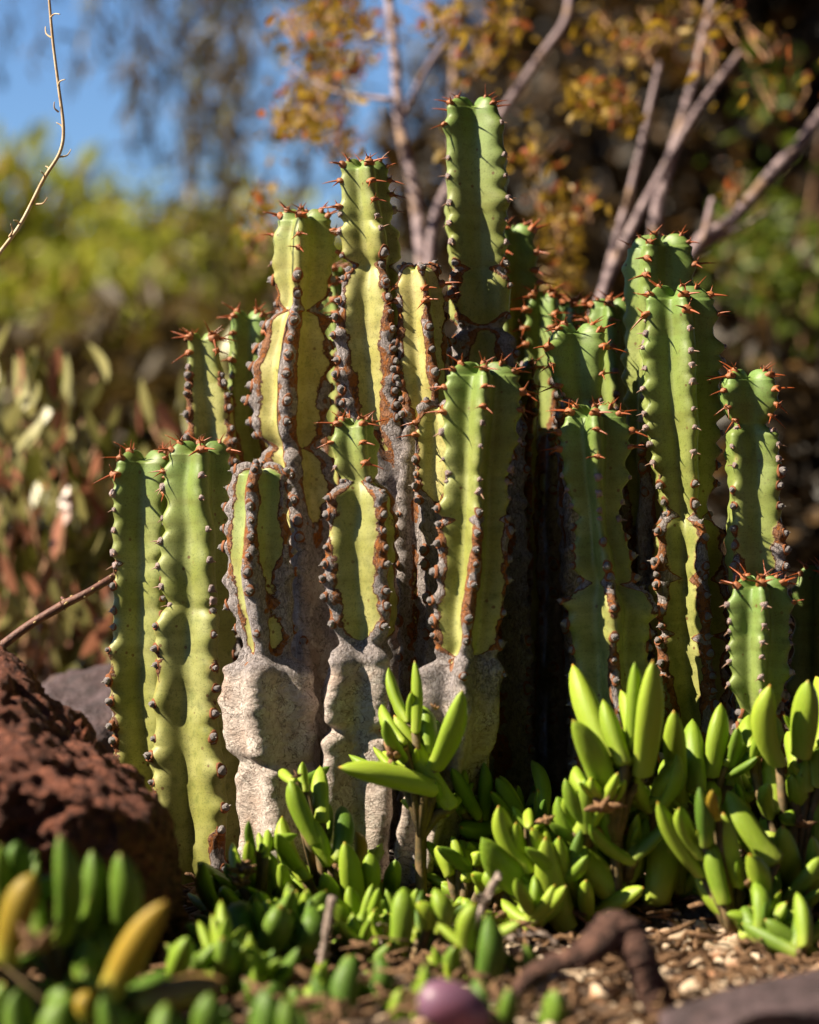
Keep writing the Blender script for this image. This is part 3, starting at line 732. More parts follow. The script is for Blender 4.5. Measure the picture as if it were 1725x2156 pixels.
def c1(x, y): return (414 + x / 2.777, 1311 + y / 2.777)      # the three working crops -> picture units
def c2(x, y): return (966 + x / 2.272, 1346 + y / 2.272)
def c3(x, y): return (x / 2.272, 1691 + y / 2.272)
PLANT_N = [0]
def succulent(label, d, leaves, conv, sc_, tilt=0.035, kind='leaf', dry=(), group='finger-leaved succulents', stem=True, fill=15, fl=(50, 98)):
    """leaves: (base x, base y, tip x, tip y, half width[, kind]) as measured"""
    PLANT_N[0] += 1
    rng = random.Random(100 + PLANT_N[0])
    bx = sum(l[0] for l in leaves) / len(leaves); by = max(l[1] for l in leaves)
    cvx, cvy = conv(bx, by)
    crown = at(cvx, cvy, d)
    foot = Vector((crown.x, crown.y, float(gz(crown.x, crown.y)) - 0.004))
    if foot.z > crown.z - 0.004: foot.z = crown.z - 0.004
    root = thing('finger_leaf_succulent', foot, label, 'succulent', group)
    V, F = [], []
    anchors = []
    for _ in range(fill):
        src = rng.choice(leaves)
        a = rng.uniform(-1.2, 1.2); Lf = rng.uniform(*fl) * sc_
        x0 = src[0] + rng.uniform(-14, 14) * sc_; y0 = src[1] + rng.uniform(-4, 26) * sc_
        leaves = leaves + [(x0, y0, x0 + Lf * math.sin(a), y0 - Lf * math.cos(a), rng.uniform(0.125, 0.175) * Lf, kind if rng.random() < 0.7 else 'leaf_blue', rng.uniform(0.005, 0.03))]
    for l in leaves:
        kd = l[5] if len(l) > 5 else kind
        dd = d + (l[6] if len(l) > 6 else rng.uniform(-0.012, 0.012))
        b = at(*conv(l[0], l[1]), dd)
        t = at(*conv(l[2], l[3]), dd + rng.uniform(-tilt, tilt))
        ax = t - b
        b = b - ax * 0.07
        ax = t - b
        L = ax.length; z = ax.normalized()
        w = l[4] / sc_ * d / FV * (1.14 if len(l) < 7 else 1.0)
        side = Vector((z.z, 0, -z.x)) if abs(z.y) < 0.9 else Vector((1, 0, 0))
        side.normalize()
        # leaves curve so that their back faces out and down
        out = side if (crown.x - t.x) * side.x < 0 else -side
        y = (-out + Vector((0, rng.uniform(-0.9, 0.9), 0)))
        y = -(y - z * y.dot(z)).normalized()
        x = y.cross(z)
        o = bpy.data.objects.new('leaf', rng.choice(FING[kd]))
        link(o, root)
        o.matrix_local = Matrix.Translation(b - foot) @ Matrix((x, y, z)).transposed().to_4x4() @ Matrix.Diagonal((w, w, L, 1))
        anchors.append(b - foot)
    if stem:
        c = crown - foot + Vector((0, 0.006, 0))
        mid = c * 0.5 + Vector((rng.uniform(-.01, .01), 0.012, 0))
        tube(V, F, spline([Vector((0, 0.004, -0.004)), mid, c], 3), [0.0042] * 7, 7)
        for a in anchors:
            tube(V, F, [c * 0.75, (c + a) * 0.5 + Vector((0, 0.004, -0.004)), a + Vector((0, 0.002, 0))], [0.0035, 0.0035, 0.003], 6)
        obj('stem', mesh_from('stem', V, F, [M['succ_stem']]), root)
    for (x, y, s) in dry:
        crumple('dry_flower', root, at(*conv(x, y), d - 0.012) - foot, s, M['dry'], rng)
    return root

succulent('tallest finger-leaved tuft leaning over the grey foot, one dark dead flower at its heart', 1.66,
    [(1480, 1050, 1155, 540, 62), (1370, 970, 830, 845, 66), (1400, 820, 1555, 395, 66), (1350, 760, 1325, 485, 55), (1280, 620, 1275, 222, 36), (1235, 560, 1122, 262, 36), (1205, 700, 1080, 478, 42),
     (1310, 930, 890, 772, 40), (1230, 800, 1100, 570, 42), (1430, 1090, 1195, 1040, 42), (1260, 900, 1150, 820, 36), (1290, 900, 1245, 800, 38)], c1, 2.777, dry=[(1165, 790, 0.011), (1400, 505, 0.004)])
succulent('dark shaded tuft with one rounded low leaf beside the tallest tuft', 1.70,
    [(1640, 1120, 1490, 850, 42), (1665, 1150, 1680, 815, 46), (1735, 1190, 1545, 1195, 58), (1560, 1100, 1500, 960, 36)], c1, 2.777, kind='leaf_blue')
succulent('upright finger-leaved tuft in front of the wrinkled grey base', 1.655,
    [(640, 1480, 500, 1130, 60), (700, 1270, 545, 920, 60), (735, 1150, 722, 838, 52), (830, 1380, 850, 1072, 60, 'leaf_blue'), (780, 1400, 660, 1125, 56), (600, 1440, 470, 1235, 46), (640, 980, 620, 812, 30),
     (565, 930, 490, 865, 30), (920, 1680, 865, 1280, 72), (930, 1420, 930, 1222, 40, 'leaf_yellow'), (1030, 1560, 1010, 1345, 50), (700, 1640, 690, 1470, 56), (840, 1600, 740, 1475, 50), (630, 1620, 560, 1455, 52), (1050, 1720, 1030, 1570, 46), (760, 1300, 780, 1060, 24)], c1, 2.777, dry=[(830, 1440, 0.008), (595, 900, 0.004)])
succulent('small tuft with an orange dried flower below the smooth green column', 1.62,
    [(160, 1700, 40, 1395, 52), (260, 1530, 210, 1285, 38), (350, 1530, 300, 1280, 40), (400, 1600, 430, 1340, 54), (400, 1360, 415, 1212, 30), (480, 1600, 490, 1415, 46), (250, 1680, 150, 1555, 56), (570, 1680, 560, 1570, 52), (370, 1340, 380, 1285, 22),
     (420, 1560, 330, 1470, 36)], c1, 2.777, dry=[(270, 1450, 0.010), (270, 1530, 0.008)])
succulent('single upright leaf and low companions at the foot of the dark gap', 1.67,
    [(1140, 1610, 1165, 1388, 52), (1190, 1740, 1215, 1550, 64), (1085, 1720, 1060, 1600, 46), (1250, 1760, 1290, 1640, 44)], c1, 2.777)
succulent('compact tuft right of the white shadowed foot', 1.66,
    [(1480, 1470, 1395, 1298, 46), (1530, 1430, 1490, 1245, 30), (1570, 1500, 1540, 1268, 46), (1600, 1640, 1430, 1530, 52), (1400, 1660, 1385, 1535, 42), (1440, 1730, 1400, 1605, 54), (1650, 1560, 1610, 1475, 44), (1640, 1420, 1620, 1340, 36), (1590, 1760, 1540, 1600, 48)], c1, 2.777)
succulent('tall spreading tuft whose longest leaf stands before the waisted right column', 1.605,
    [(720, 570, 545, 118, 68), (690, 730, 545, 385, 66), (790, 580, 690, 288, 48), (822, 540, 775, 242, 42), (830, 520, 842, 110, 44), (880, 620, 930, 98, 66), (770, 800, 735, 560, 42), (620, 720, 560, 610, 42), (710, 750, 630, 665, 36)], c2, 2.272, dry=[(690, 810, 0.012)])
succulent('pair of slim upright leaves before the dark gap between columns', 1.70,
    [(390, 850, 350, 578, 40), (310, 880, 195, 650, 46), (300, 840, 180, 660, 34, 'leaf_blue')], c2, 2.272)
succulent('large spreading tuft with a thick hooked leaf beside the bleached stalk', 1.62,
    [(410, 1220, 110, 950, 76), (510, 1360, 415, 945, 72), (350, 1150, 275, 875, 44), (390, 1140, 410, 895, 42), (340, 1090, 190, 795, 52), (560, 1210, 480, 945, 44), (360, 1410, 215, 1230, 62), (130, 1410, 20, 1235, 48), (340, 900, 335, 812, 28), (430, 1290, 400, 1180, 36), (200, 1200, 130, 1100, 40)], c2, 2.272, dry=[(410, 870, 0.007)])
succulent('bowl-shaped tuft with a dried brown flower between its curved leaves', 1.635,
    [(630, 1020, 470, 755, 56), (740, 910, 575, 735, 72), (780, 1250, 540, 985, 78), (940, 1250, 960, 875, 78), (800, 1150, 850, 968, 52), (750, 1140, 640, 1000, 46), (800, 940, 765, 735, 46), (830, 860, 822, 618, 36), (870, 900, 840, 648, 40), (900, 860, 1000, 705, 46)], c2, 2.272, dry=[(720, 960, 0.011), (800, 930, 0.005)])
succulent('tuft of broad upright leaves left of the white-spined short column', 1.65,
    [(1060, 750, 1030, 338, 52), (1145, 710, 1118, 382, 60), (1205, 640, 1255, 305, 54), (1065, 800, 985, 572, 50), (1220, 740, 1225, 568, 52), (1355, 810, 1285, 528, 58), (1280, 600, 1300, 498, 46)], c2, 2.272, dry=[(930, 690, 0.008)])
succulent('pale green front tuft with a reddish dry bud, at the gravel edge', 1.585,
    [(1160, 1110, 950, 775, 46), (1165, 1030, 1055, 805, 44), (1180, 970, 1150, 708, 44, 'leaf_blue'), (1240, 850, 1215, 722, 28, 'leaf_yellow'), (1510, 1050, 1285, 725, 64), (1340, 1160, 1265, 828, 50), (1410, 1370, 1130, 1110, 58), (1270, 1250, 1205, 955, 46), (1420, 1340, 1390, 1025, 52), (1450, 1350, 1510, 1075, 58, 'leaf_blue'), (1500, 1420, 1420, 1380, 50)], c2, 2.272, dry=[(1395, 1180, 0.010)])
succulent('tall pale tuft at the picture edge below the dark cut-off column', 1.64,
    [(1420, 540, 1395, 362, 52), (1535, 580, 1490, 215, 58), (1505, 820, 1465, 535, 50), (1605, 640, 1570, 445, 54), (1600, 810, 1590, 645, 54), (1490, 830, 1485, 698, 40), (1500, 970, 1490, 828, 46), (1640, 1210, 1550, 888, 62), (1665, 720, 1660, 572, 46), (1640, 540, 1672, 195, 62), (1725, 500, 1708, 178, 62), (1720, 970, 1712, 690, 44), (1550, 700, 1540, 640, 34), (1600, 880, 1590, 818, 42), (1720, 700, 1720, 520, 46), (1690, 1260, 1720, 1150, 60)], c2, 2.272, dry=[(1640, 890, 0.008)])
# nearer, out of focus
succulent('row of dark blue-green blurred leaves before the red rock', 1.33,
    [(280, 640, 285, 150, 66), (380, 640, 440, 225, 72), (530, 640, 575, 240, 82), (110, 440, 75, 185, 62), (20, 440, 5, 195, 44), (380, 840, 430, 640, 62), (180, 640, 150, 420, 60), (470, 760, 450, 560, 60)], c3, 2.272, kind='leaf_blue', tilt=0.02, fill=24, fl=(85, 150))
succulent('yellowing blurred tuft with a long tan dried leaf', 1.27,
    [(40, 740, 160, 330, 78, 'leaf_yellow'), (540, 900, 800, 465, 72, 'leaf_yellow'), (680, 950, 1080, 850, 70, 'leaf_tan'), (600, 840, 650, 690, 58, 'leaf_yellow'), (430, 1030, 440, 880, 64, 'leaf_yellow'), (300, 1060, 330, 880, 66, 'leaf_blue'), (30, 1060, 20, 860, 70, 'leaf_blue'), (640, 1060, 560, 920, 60)], c3, 2.272, kind='leaf_blue', tilt=0.02, fill=24, fl=(85, 150), dry=[(170, 690, 0.012)])
succulent('blurred green tuft between the yellowing leaves and the small orange-flowered tuft', 1.42,
    [(830, 850, 900, 640, 54), (1130, 920, 1135, 660, 54, 'leaf_blue'), (1200, 880, 1190, 670, 46), (1250, 840, 1262, 730, 46), (940, 860, 980, 710, 44, 'leaf_blue'), (1040, 800, 1060, 640, 60, 'leaf_blue')], c3, 2.272, kind='leaf', tilt=0.02, fill=24, fl=(85, 150))
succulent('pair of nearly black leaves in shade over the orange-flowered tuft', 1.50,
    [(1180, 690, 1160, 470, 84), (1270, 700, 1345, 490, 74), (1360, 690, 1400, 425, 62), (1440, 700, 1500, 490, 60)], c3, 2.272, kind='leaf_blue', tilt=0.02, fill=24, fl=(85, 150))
succulent('blurred pale-tipped tuft beside the knobbly stalk in front', 1.40,
    [(1490, 1060, 1545, 850, 64), (1420, 1080, 1400, 880, 60, 'leaf_blue'), (1640, 1000, 1680, 760, 58, 'leaf_blue'), (1330, 1080, 1300, 860, 60, 'leaf_blue'), (1230, 1080, 1200, 900, 60)], c3, 2.272, kind='leaf', tilt=0.02, fill=24, fl=(85, 150))
def c0(x, y): return (x, y)
succulent('tall single leaf pair rising from litter in the front centre', 1.53,
    [(840, 2000, 850, 1868, 24), (795, 2150, 822, 1985, 24, 'leaf_blue'), (780, 1990, 742, 1922, 16), (765, 1985, 772, 1912, 13), (900, 1950, 880, 1900, 18), (925, 1960, 915, 1870, 24)], c0, 1.0, tilt=0.02, fill=16, fl=(65, 120))
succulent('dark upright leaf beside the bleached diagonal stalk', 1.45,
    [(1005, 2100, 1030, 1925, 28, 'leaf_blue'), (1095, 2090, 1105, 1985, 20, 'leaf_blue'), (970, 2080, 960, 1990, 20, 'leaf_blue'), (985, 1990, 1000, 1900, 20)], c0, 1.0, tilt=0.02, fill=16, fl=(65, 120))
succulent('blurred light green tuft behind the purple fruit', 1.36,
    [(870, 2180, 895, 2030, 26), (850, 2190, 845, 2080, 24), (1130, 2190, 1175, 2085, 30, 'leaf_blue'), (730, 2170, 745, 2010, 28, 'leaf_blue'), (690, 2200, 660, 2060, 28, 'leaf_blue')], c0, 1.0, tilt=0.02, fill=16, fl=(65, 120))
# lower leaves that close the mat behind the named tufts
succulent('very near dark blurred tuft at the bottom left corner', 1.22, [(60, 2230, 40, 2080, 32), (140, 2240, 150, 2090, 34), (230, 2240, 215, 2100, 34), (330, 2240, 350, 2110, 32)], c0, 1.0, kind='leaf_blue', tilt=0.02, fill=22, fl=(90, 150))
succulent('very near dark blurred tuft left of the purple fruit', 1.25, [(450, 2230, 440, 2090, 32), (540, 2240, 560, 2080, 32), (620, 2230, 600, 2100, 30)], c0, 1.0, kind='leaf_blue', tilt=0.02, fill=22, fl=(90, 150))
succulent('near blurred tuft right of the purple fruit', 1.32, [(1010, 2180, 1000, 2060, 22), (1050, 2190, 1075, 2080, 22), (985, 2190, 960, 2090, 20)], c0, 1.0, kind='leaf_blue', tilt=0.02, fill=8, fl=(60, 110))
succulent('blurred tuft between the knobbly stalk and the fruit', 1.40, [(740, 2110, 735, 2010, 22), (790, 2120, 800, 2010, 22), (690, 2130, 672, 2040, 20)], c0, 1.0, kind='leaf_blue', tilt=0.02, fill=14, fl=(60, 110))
mat_rng = random.Random(77)
spots = [(1690, 1995, 1.53), (1585, 1965, 1.56), (535, 1985, 1.55), (620, 1985, 1.55), (760, 1972, 1.60), (885, 1965, 1.60), (1120, 1935, 1.60), (1250, 1915, 1.63), (1420, 1870, 1.65), (1520, 1890, 1.63), (1640, 1900, 1.62), (1590, 1680, 1.67), (1380, 1690, 1.63), (540, 1880, 1.66), (700, 1870, 1.68), (640, 1905, 1.70), (560, 1900, 1.67), (1060, 1850, 1.70), (1180, 1850, 1.62), (1330, 1800, 1.62), (1420, 1790, 1.66), (1480, 1720, 1.72), (1560, 1790, 1.70), (1640, 1780, 1.70), (1700, 1880, 1.64), (1690, 1700, 1.70), (1120, 1760, 1.73), (1230, 1740, 1.62), (960, 1890, 1.70)]
names = ['low pale tuft beside the purple stone', 'low tuft under the reddish dry bud', 'low tuft at the foot of the smooth green column', 'low dark tuft before the knobbly dry stalk', 'low tuft right of the knobbly dry stalk', 'low tuft behind the tall single leaf pair', 'low tuft before the hooked leaf', 'low tuft at the gravel edge before the bowl-shaped tuft', 'low tuft between the bowl-shaped and the pale front tufts', 'low tuft behind the reddish dry bud', 'low tuft between the pale front tuft and the edge tuft', 'short tuft at the foot of the white-spined short column', 'short tuft between the tall spreading tuft and the broad upright leaves', 'low tuft between the orange-flowered tuft and the grey woody base', 'low tuft hiding the foot of the wrinkled grey base', 'low filler tuft under the upright tuft', 'low filler tuft under the orange-flowered tuft', 'low tuft behind the hooked leaf', 'low tuft behind the bowl-shaped tuft', 'short tuft below the tall spreading tuft', 'short tuft below the broad upright leaves', 'half-hidden tuft behind the broad upright leaves', 'low tuft behind the pale front tuft', 'low tuft under the pale edge tuft', 'short tuft at the gravel edge below the edge tuft', 'half-hidden tuft under the dark cut-off column', 'shaded low tuft in the dark gap', 'shaded low tuft before the waisted column', 'low tuft under the rounded dark leaf']
for (vx, vy, d), nm in zip(spots, names):
    lv = []
    for j in range(8):
        a = mat_rng.uniform(-1.1, 1.1)
        L = mat_rng.uniform(78, 135)
        x0 = vx + mat_rng.uniform(-22, 22); y0 = vy + mat_rng.uniform(-10, 14)
        lv.append((x0, y0, x0 + L * math.sin(a), y0 - L * math.cos(a) * 0.9, mat_rng.uniform(13, 19), 'leaf' if mat_rng.random() < 0.75 else 'leaf_blue'))
    succulent(nm, d, lv, c0, 1.0, tilt=0.03, fill=7)

# ------------------------------------------------------------------ rocks
def rock(name, label, pts, sub, amp, mat, seed, rough=1.0):
    import bmesh
    bm = bmesh.new()
    for p in pts: bm.verts.new(p)
    bmesh.ops.convex_hull(bm, input=bm.verts)
    for v in [v for v in bm.verts if not v.link_faces]: bm.verts.remove(v)
    bmesh.ops.triangulate(bm, faces=bm.faces)
    for _ in range(sub):
        le = max(e.calc_length() for e in bm.edges)
        bmesh.ops.subdivide_edges(bm, edges=[e for e in bm.edges if e.calc_length() > le * 0.45], cuts=1)
        bmesh.ops.triangulate(bm, faces=bm.faces)
    for _ in range(1): bmesh.ops.smooth_vert(bm, verts=bm.verts, factor=0.5, use_axis_x=True, use_axis_y=True, use_axis_z=True)
    bm.normal_update()
    co = np.array([v.co for v in bm.verts]); no = np.array([v.normal for v in bm.verts])
    lump = fbm(co, 22, seed, 3); fine = fbm(co, 150, seed + 3, 3); pits = np.clip(vnoise(co, 90, seed + 8), 0.1, 1) - 0.1
    co = co + no * (amp * lump + amp * 0.42 * rough * fine - amp * 0.5 * rough * pits)[:, None]
    for v, c in zip(bm.verts, co): v.co = c
    c = Vector(co.mean(0)); c.z = co[:, 2].min()
    for v in bm.verts: v.co -= c
    me = bpy.data.meshes.new(name); bm.to_mesh(me); bm.free()
    me.materials.append(mat)
    me.polygons.foreach_set('use_smooth', np.full(len(me.polygons), True))
    o = obj(name, me); o.location = c
    return tag(o, label, 'rock')

rp = [at(-330, 1330, 1.74), at(-330, 1400, 1.66), at(0, 1372, 1.68), at(95, 1448, 1.64), at(215, 1572, 1.585), at(325, 1680, 1.55), at(372, 1770, 1.56), at(392, 1950, 1.57), at(392, 2060, 1.57),
      at(-330, 1600, 1.46), at(0, 1520, 1.50), at(130, 1625, 1.455), at(240, 1705, 1.44), at(300, 1740, 1.47),
      at(-330, 2100, 1.50), at(100, 2100, 1.50), at(300, 2100, 1.50), at(-330, 2060, 1.75), at(300, 2060, 1.70), at(250, 1650, 1.66), at(0, 1420, 1.74)]
rock('rock', 'large red-brown porous rock with a sunlit crest left of the columns', rp, 7, 0.014, M['rock'], 4)
rock('rock', 'added red-brown rock beyond the left edge, shading the blurred leaves', [Vector(p) for p in ((-0.52, 1.20, 0), (-0.50, 1.44, 0), (-0.29, 1.22, 0), (-0.28, 1.42, 0), (-0.48, 1.26, 0.20), (-0.47, 1.40, 0.22), (-0.36, 1.25, 0.185), (-0.355, 1.40, 0.195), (-0.30, 1.33, 0.10))], 5, 0.010, M['rock'], 14)  # unseen rock added to throw shade on the lower blurred leaves
d1 = 2.05
rock('rock', 'dim purple-grey rock behind the leftmost column', [at(60, 1475, d1), at(110, 1430, d1 + .05), at(230, 1400, d1 + .05), at(330, 1420, d1), at(360, 1800, d1 - .05), at(20, 1800, d1 - .05), at(60, 1780, d1 + .2), at(330, 1780, d1 + .2), at(300, 1430, d1 + .15), at(120, 1440, d1 + .15), at(200, 1560, d1 - .1)], 5, 0.012, M['rock_purple'], 9)
d2 = 1.30
rock('rock', 'blurred dark purple stone at the bottom beside the dead branch', [at(1390, 2135, d2), at(1480, 2100, d2 + .04), at(1725, 2040, d2 + .05), at(1850, 2035, d2 + .05), at(1900, 2240, d2 - .03), at(1380, 2240, d2 - .03), at(1600, 2130, d2 - .05), at(1850, 2120, d2 - .05), at(1900, 2230, d2 + .1), at(1420, 2230, d2 + .09), at(1760, 2070, d2 + .1)], 5, 0.005, M['rock_purple'], 12, 0.4)

# ------------------------------------------------------------------ twigs, dead wood, fruit
def twig_thing(name, label, cat, d, pts, radii, mat, side=(), side_mat=None, knobs=0, knob_mat=None, seed=1, group=None, wob=0.0, rough=0.0, m=6):
    rng = random.Random(seed)
    P = [at(x, y, d + (p[0] if p else 0)) for (x, y, *p) in pts]
    c = spline(P, m)
    r = np.interp(np.linspace(0, 1, len(c)), np.linspace(0, 1, len(radii)), radii)
    k = d / FV
    rr = [x * k * (1 + wob * rng.uniform(-1, 1)) for x in r]
    base = c[0].copy()
    root = thing(name, base, label, cat, group)
    V, F = [], []
    tube(V, F, [p - base for p in c], rr, 14 if rough else 9)
    if rough:
        A_ = np.array([tuple(v) for v in V]); cc = np.repeat(np.array([tuple(p - base) for p in c]), 14, 0)
        f = 1 + rough * (0.7 * fbm(A_, 120, seed, 4, 0.7) - 1.1 * np.abs(fbm(A_, 260, seed + 1, 3, 0.7)))
        V = [Vector(x) for x in cc + (A_ - cc) * f[:, None]]
    obj('stem', mesh_from('stem', V, F, [mat]), root)
    for (x, y, dx, dy, r0) in side:
        V, F = [], []
        a, b = at(x, y, d), at(x + dx, y + dy, d + rng.uniform(-.012, .012))
        mid = (a + b) / 2 + Vector((dy * k * 0.22, 0, dx * k * 0.22)) * rng.choice([-1, 1])
        q = spline([a, mid, b], 4)
        tube(V, F, [p - base for p in q], [r0 * k * (1.15 - 0.7 * i / (len(q) - 1)) for i in range(len(q))], 6)
        obj('side_shoot', mesh_from('side_shoot', V, F, [side_mat or mat]), root)
    if knobs:
        for _ in range(knobs):
            i = rng.randrange(1, len(c) - 1)
            an = rng.uniform(0, 6.28)
            dv = (c[i + 1] - c[i - 1]).normalized(); a = dv.orthogonal().normalized(); b = dv.cross(a)
            p = c[i] + (c[i + 1] - c[i]) * rng.random() + (a * math.cos(an) + b * math.sin(an)) * rr[i] * 0.95
            V, F = [], []
            s = rr[i] * rng.uniform(0.14, 0.3)
            tube(V, F, [p - base - dv * s * 1.6, p - base - dv * s * .6, p - base + dv * s * .6, p - base + dv * s * 1.6], [s * 0.3, s, s, s * .3], 5)
            obj('bark_wart', mesh_from('bark_wart', V, F, [knob_mat or mat]), root)
    return root

twig_thing('dry_twig', 'thin bare cream twig arching up against the sky', 'twig', 1.79,
    [(-30, 572), (0, 532), (45, 470), (92, 378), (126, 322), (134, 270), (124, 185), (112, 90), (104, 0), (100, -60)], [4.6, 4.2, 3.8, 3.4, 3.0, 2.6], M['twig_pale'],
    side=[(106, 38, 21, -8, 2), (110, 80, -14, -24, 2), (122, 183, 16, -16, 2), (124, 236, -9, -22, 2), (133, 280, -14, -22, 2), (126, 330, 24, -16, 2), (104, 360, -8, -10, 2), (92, 380, -6, -20, 2), (76, 430, 24, -14, 2.2), (41, 472, -12, -8, 2), (20, 498, 3, -26, 2.4)], seed=4)
twig_thing('fallen_branch', 'bare red-brown branch with pale warts leaning on the leftmost column', 'branch', 1.80,
    [(-40, 1392), (0, 1363), (60, 1318), (128, 1277), (136, 1272), (190, 1245), (250, 1208, 0.01), (300, 1180, 0.03)], [10, 10, 9.5, 10.5, 8.5, 8, 7], M['branch_red'], side=[(134, 1272, -4, -14, 6)], knobs=26, knob_mat=M['lenticel'], seed=6)
twig_thing('dead_branch', 'blurred dark knuckled dead branch over the gravel', 'branch', 1.37,
    [(1078, 2112), (1105, 2068), (1140, 2040), (1195, 2020), (1235, 2005), (1270, 1975), (1300, 1962, .01), (1340, 2000), (1362, 2060), (1390, 2120), (1420, 2190)], [17, 20, 22, 24, 33, 40, 46, 40, 36, 35, 36], M['dead_wood'],
    side=[(1300, 1968, 46, -20, 20), (1262, 1985, -18, -26, 16), (1235, 2008, -12, 32, 11), (1350, 2030, 30, 6, 10)], seed=8, wob=0.05, rough=0.20, m=20)
def stalk(label, d, pts, r, seed):
    rng = random.Random(seed)
    side = []
    for _ in range(9):
        t = rng.random(); i = min(int(t * (len(pts) - 1)), len(pts) - 2); f = t * (len(pts) - 1) - i
        x = pts[i][0] * (1 - f) + pts[i + 1][0] * f; y = pts[i][1] * (1 - f) + pts[i + 1][1] * f
        side.append((x, y, rng.uniform(-16, 16), rng.uniform(-16, 4), r * 0.55))
    twig_thing('dry_stalk', label, 'stalk', d, pts, [r * 1.2, r, r * 0.9, r * 1.2, r], M['dry_pale'], side=side, seed=seed, wob=0.25, group='dry flower stalks in the litter')
stalk('knobbly dry stalk standing beside the dark shaded leaves', 1.46, [(672, 2060), (682, 2000), (690, 1950), (702, 1888)], 9, 3)
stalk('bleached diagonal stalk rising before the hooked leaf', 1.50, [(972, 1998), (1000, 1950), (1025, 1890), (1052, 1838)], 8, 5)
stalk('thin dry twig lying left of the dead branch', 1.50, [(1042, 1978), (1090, 1972), (1140, 1966), (1175, 1990)], 5, 7)
stalk('short dark stalk between the leaf pair and the litter', 1.55, [(800, 2010), (806, 1975), (812, 1945)], 7, 9)

def fruit():
    d = 1.29; k = d / FV
    n, m = 20, 14
    c = at(958, 2122, d)
    V, F = [], []
    ax = Vector((0.93, 0.1, -0.35)).normalized(); a = ax.orthogonal().normalized(); b = ax.cross(a)
    for i in range(m):
        t = i / (m - 1); s = -math.cos(t * math.pi)
        r = max(0.02, math.sin(t * math.pi)) ** 0.85 * (1.0 - 0.12 * s)
        for j in range(n):
            an = 2 * math.pi * j / n
            V.append(ax * s * 82 * k + (a * math.cos(an) + b * math.sin(an)) * r * 52 * k)
    for i in range(m - 1):
        for j in range(n): F.append((i * n + j, i * n + (j + 1) % n, (i + 1) * n + (j + 1) % n, (i + 1) * n + j))
    F.append(tuple(range((m - 1) * n, m * n))); F.append(tuple(reversed(range(n))))
    root = thing('fruit', c, 'blurred purple-pink egg-shaped fruit at the bottom', 'fruit')
    obj('body', mesh_from('body', V, F, [M['fruit']]), root)
    V, F = [], []
    tube(V, F, spline([ax * 80 * k, ax * 105 * k + Vector((0, 0, -.003)), ax * 150 * k + Vector((0, 0.01, -0.014))], 4), [0.006, 0.0055, .005, .0045, .0042, .004, .004, .004, .004], 8)
    obj('stalk', mesh_from('stalk', V, F, [M['succ_stem']]), root)
fruit()

# ------------------------------------------------------------------ gravel and litter
def ico():
    import bmesh
    bm = bmesh.new(); bmesh.ops.create_icosphere(bm, subdivisions=2, radius=1.0)
    v = np.array([x.co for x in bm.verts]); f = np.array([[y.index for y in x.verts] for x in bm.faces]); bm.free()
    return v, f
ICO_V, ICO_F = ico()
def gravel():
    rng = np.random.default_rng(3)
    VV, FF = [], []
    for i in range(1500):
        x = rng.uniform(0.03, 0.42) if i % 6 else rng.uniform(-0.25, 0.05); y = rng.uniform(1.2, 1.78)
        s = rng.uniform(0.0015, 0.0055)
        v = ICO_V * (1 + 0.22 * vnoise(ICO_V, 1.3, i)[:, None]) * (s * np.array([1.2, 0.9, 0.7]))
        a = rng.uniform(0, 6.28); R = np.array([[math.cos(a), -math.sin(a), 0], [math.sin(a), math.cos(a), 0], [0, 0, 1]])
        v = v @ R.T + np.array([x, y, float(gz(x, y)) + s * 0.25])
        FF.append(ICO_F + i * len(ICO_V)); VV.append(v)
    o = obj('gravel', mesh_from('gravel', np.vstack(VV), np.vstack(FF), [M['pebble']]))
    tag(o, 'small pale gravel scattered on the soil', 'gravel', kind='stuff')
    lab = ['pale pebble lying in the lit patch beyond the dead branch']
    for i in range(26):
        vx = rng.uniform(1080, 1560); vy = rng.uniform(2010, 2110)
        d = (CAM_H) / ((vy - 1078) / FV)
        x = (vx - 862.5) / FV * d
        s = rng.uniform(0.005, 0.0095)
        v = ICO_V * (1 + 0.25 * vnoise(ICO_V, 1.2, 900 + i)[:, None]) * (s * np.array([1.15, 0.9, 0.75]))
        p = obj('pebble', mesh_from('pebble', v, ICO_F, [M['pebble']]))
        p.location = (x, d, float(gz(x, d)) + s * 0.35); p.rotation_euler = (0, 0, rng.uniform(0, 6.28))
        tag(p, lab[0], 'pebble', 'larger pebbles in the lit patch')
gravel()
def litter():
    rng = random.Random(8)
    V, F = [], []
    for i in range(2600):
        x = rng.uniform(-0.32, 0.45); y = rng.uniform(1.3, 1.86)
        z = float(gz(x, y)) + rng.uniform(0.001, 0.012)
        a = rng.uniform(0, 6.28); L = rng.uniform(0.006, 0.034); r = rng.uniform(0.0006, 0.0020)
        p0 = Vector((x, y, z)); dv = Vector((math.cos(a), math.sin(a), rng.uniform(-.25, .45))) * L
        cv = Vector((rng.uniform(-1, 1), rng.uniform(-1, 1), rng.uniform(0, 1))) * L * 0.25
        tube(V, F, [p0, p0 + dv * 0.5 + cv, p0 + dv], [r, r * 1.2, r * 0.6], 5)
    o = obj('dry_litter', mesh_from('dry_litter', V, F, [M['dry']]))
    tag(o, 'brown dry twig and flower litter over the gravel', 'litter', kind='stuff')
litter()

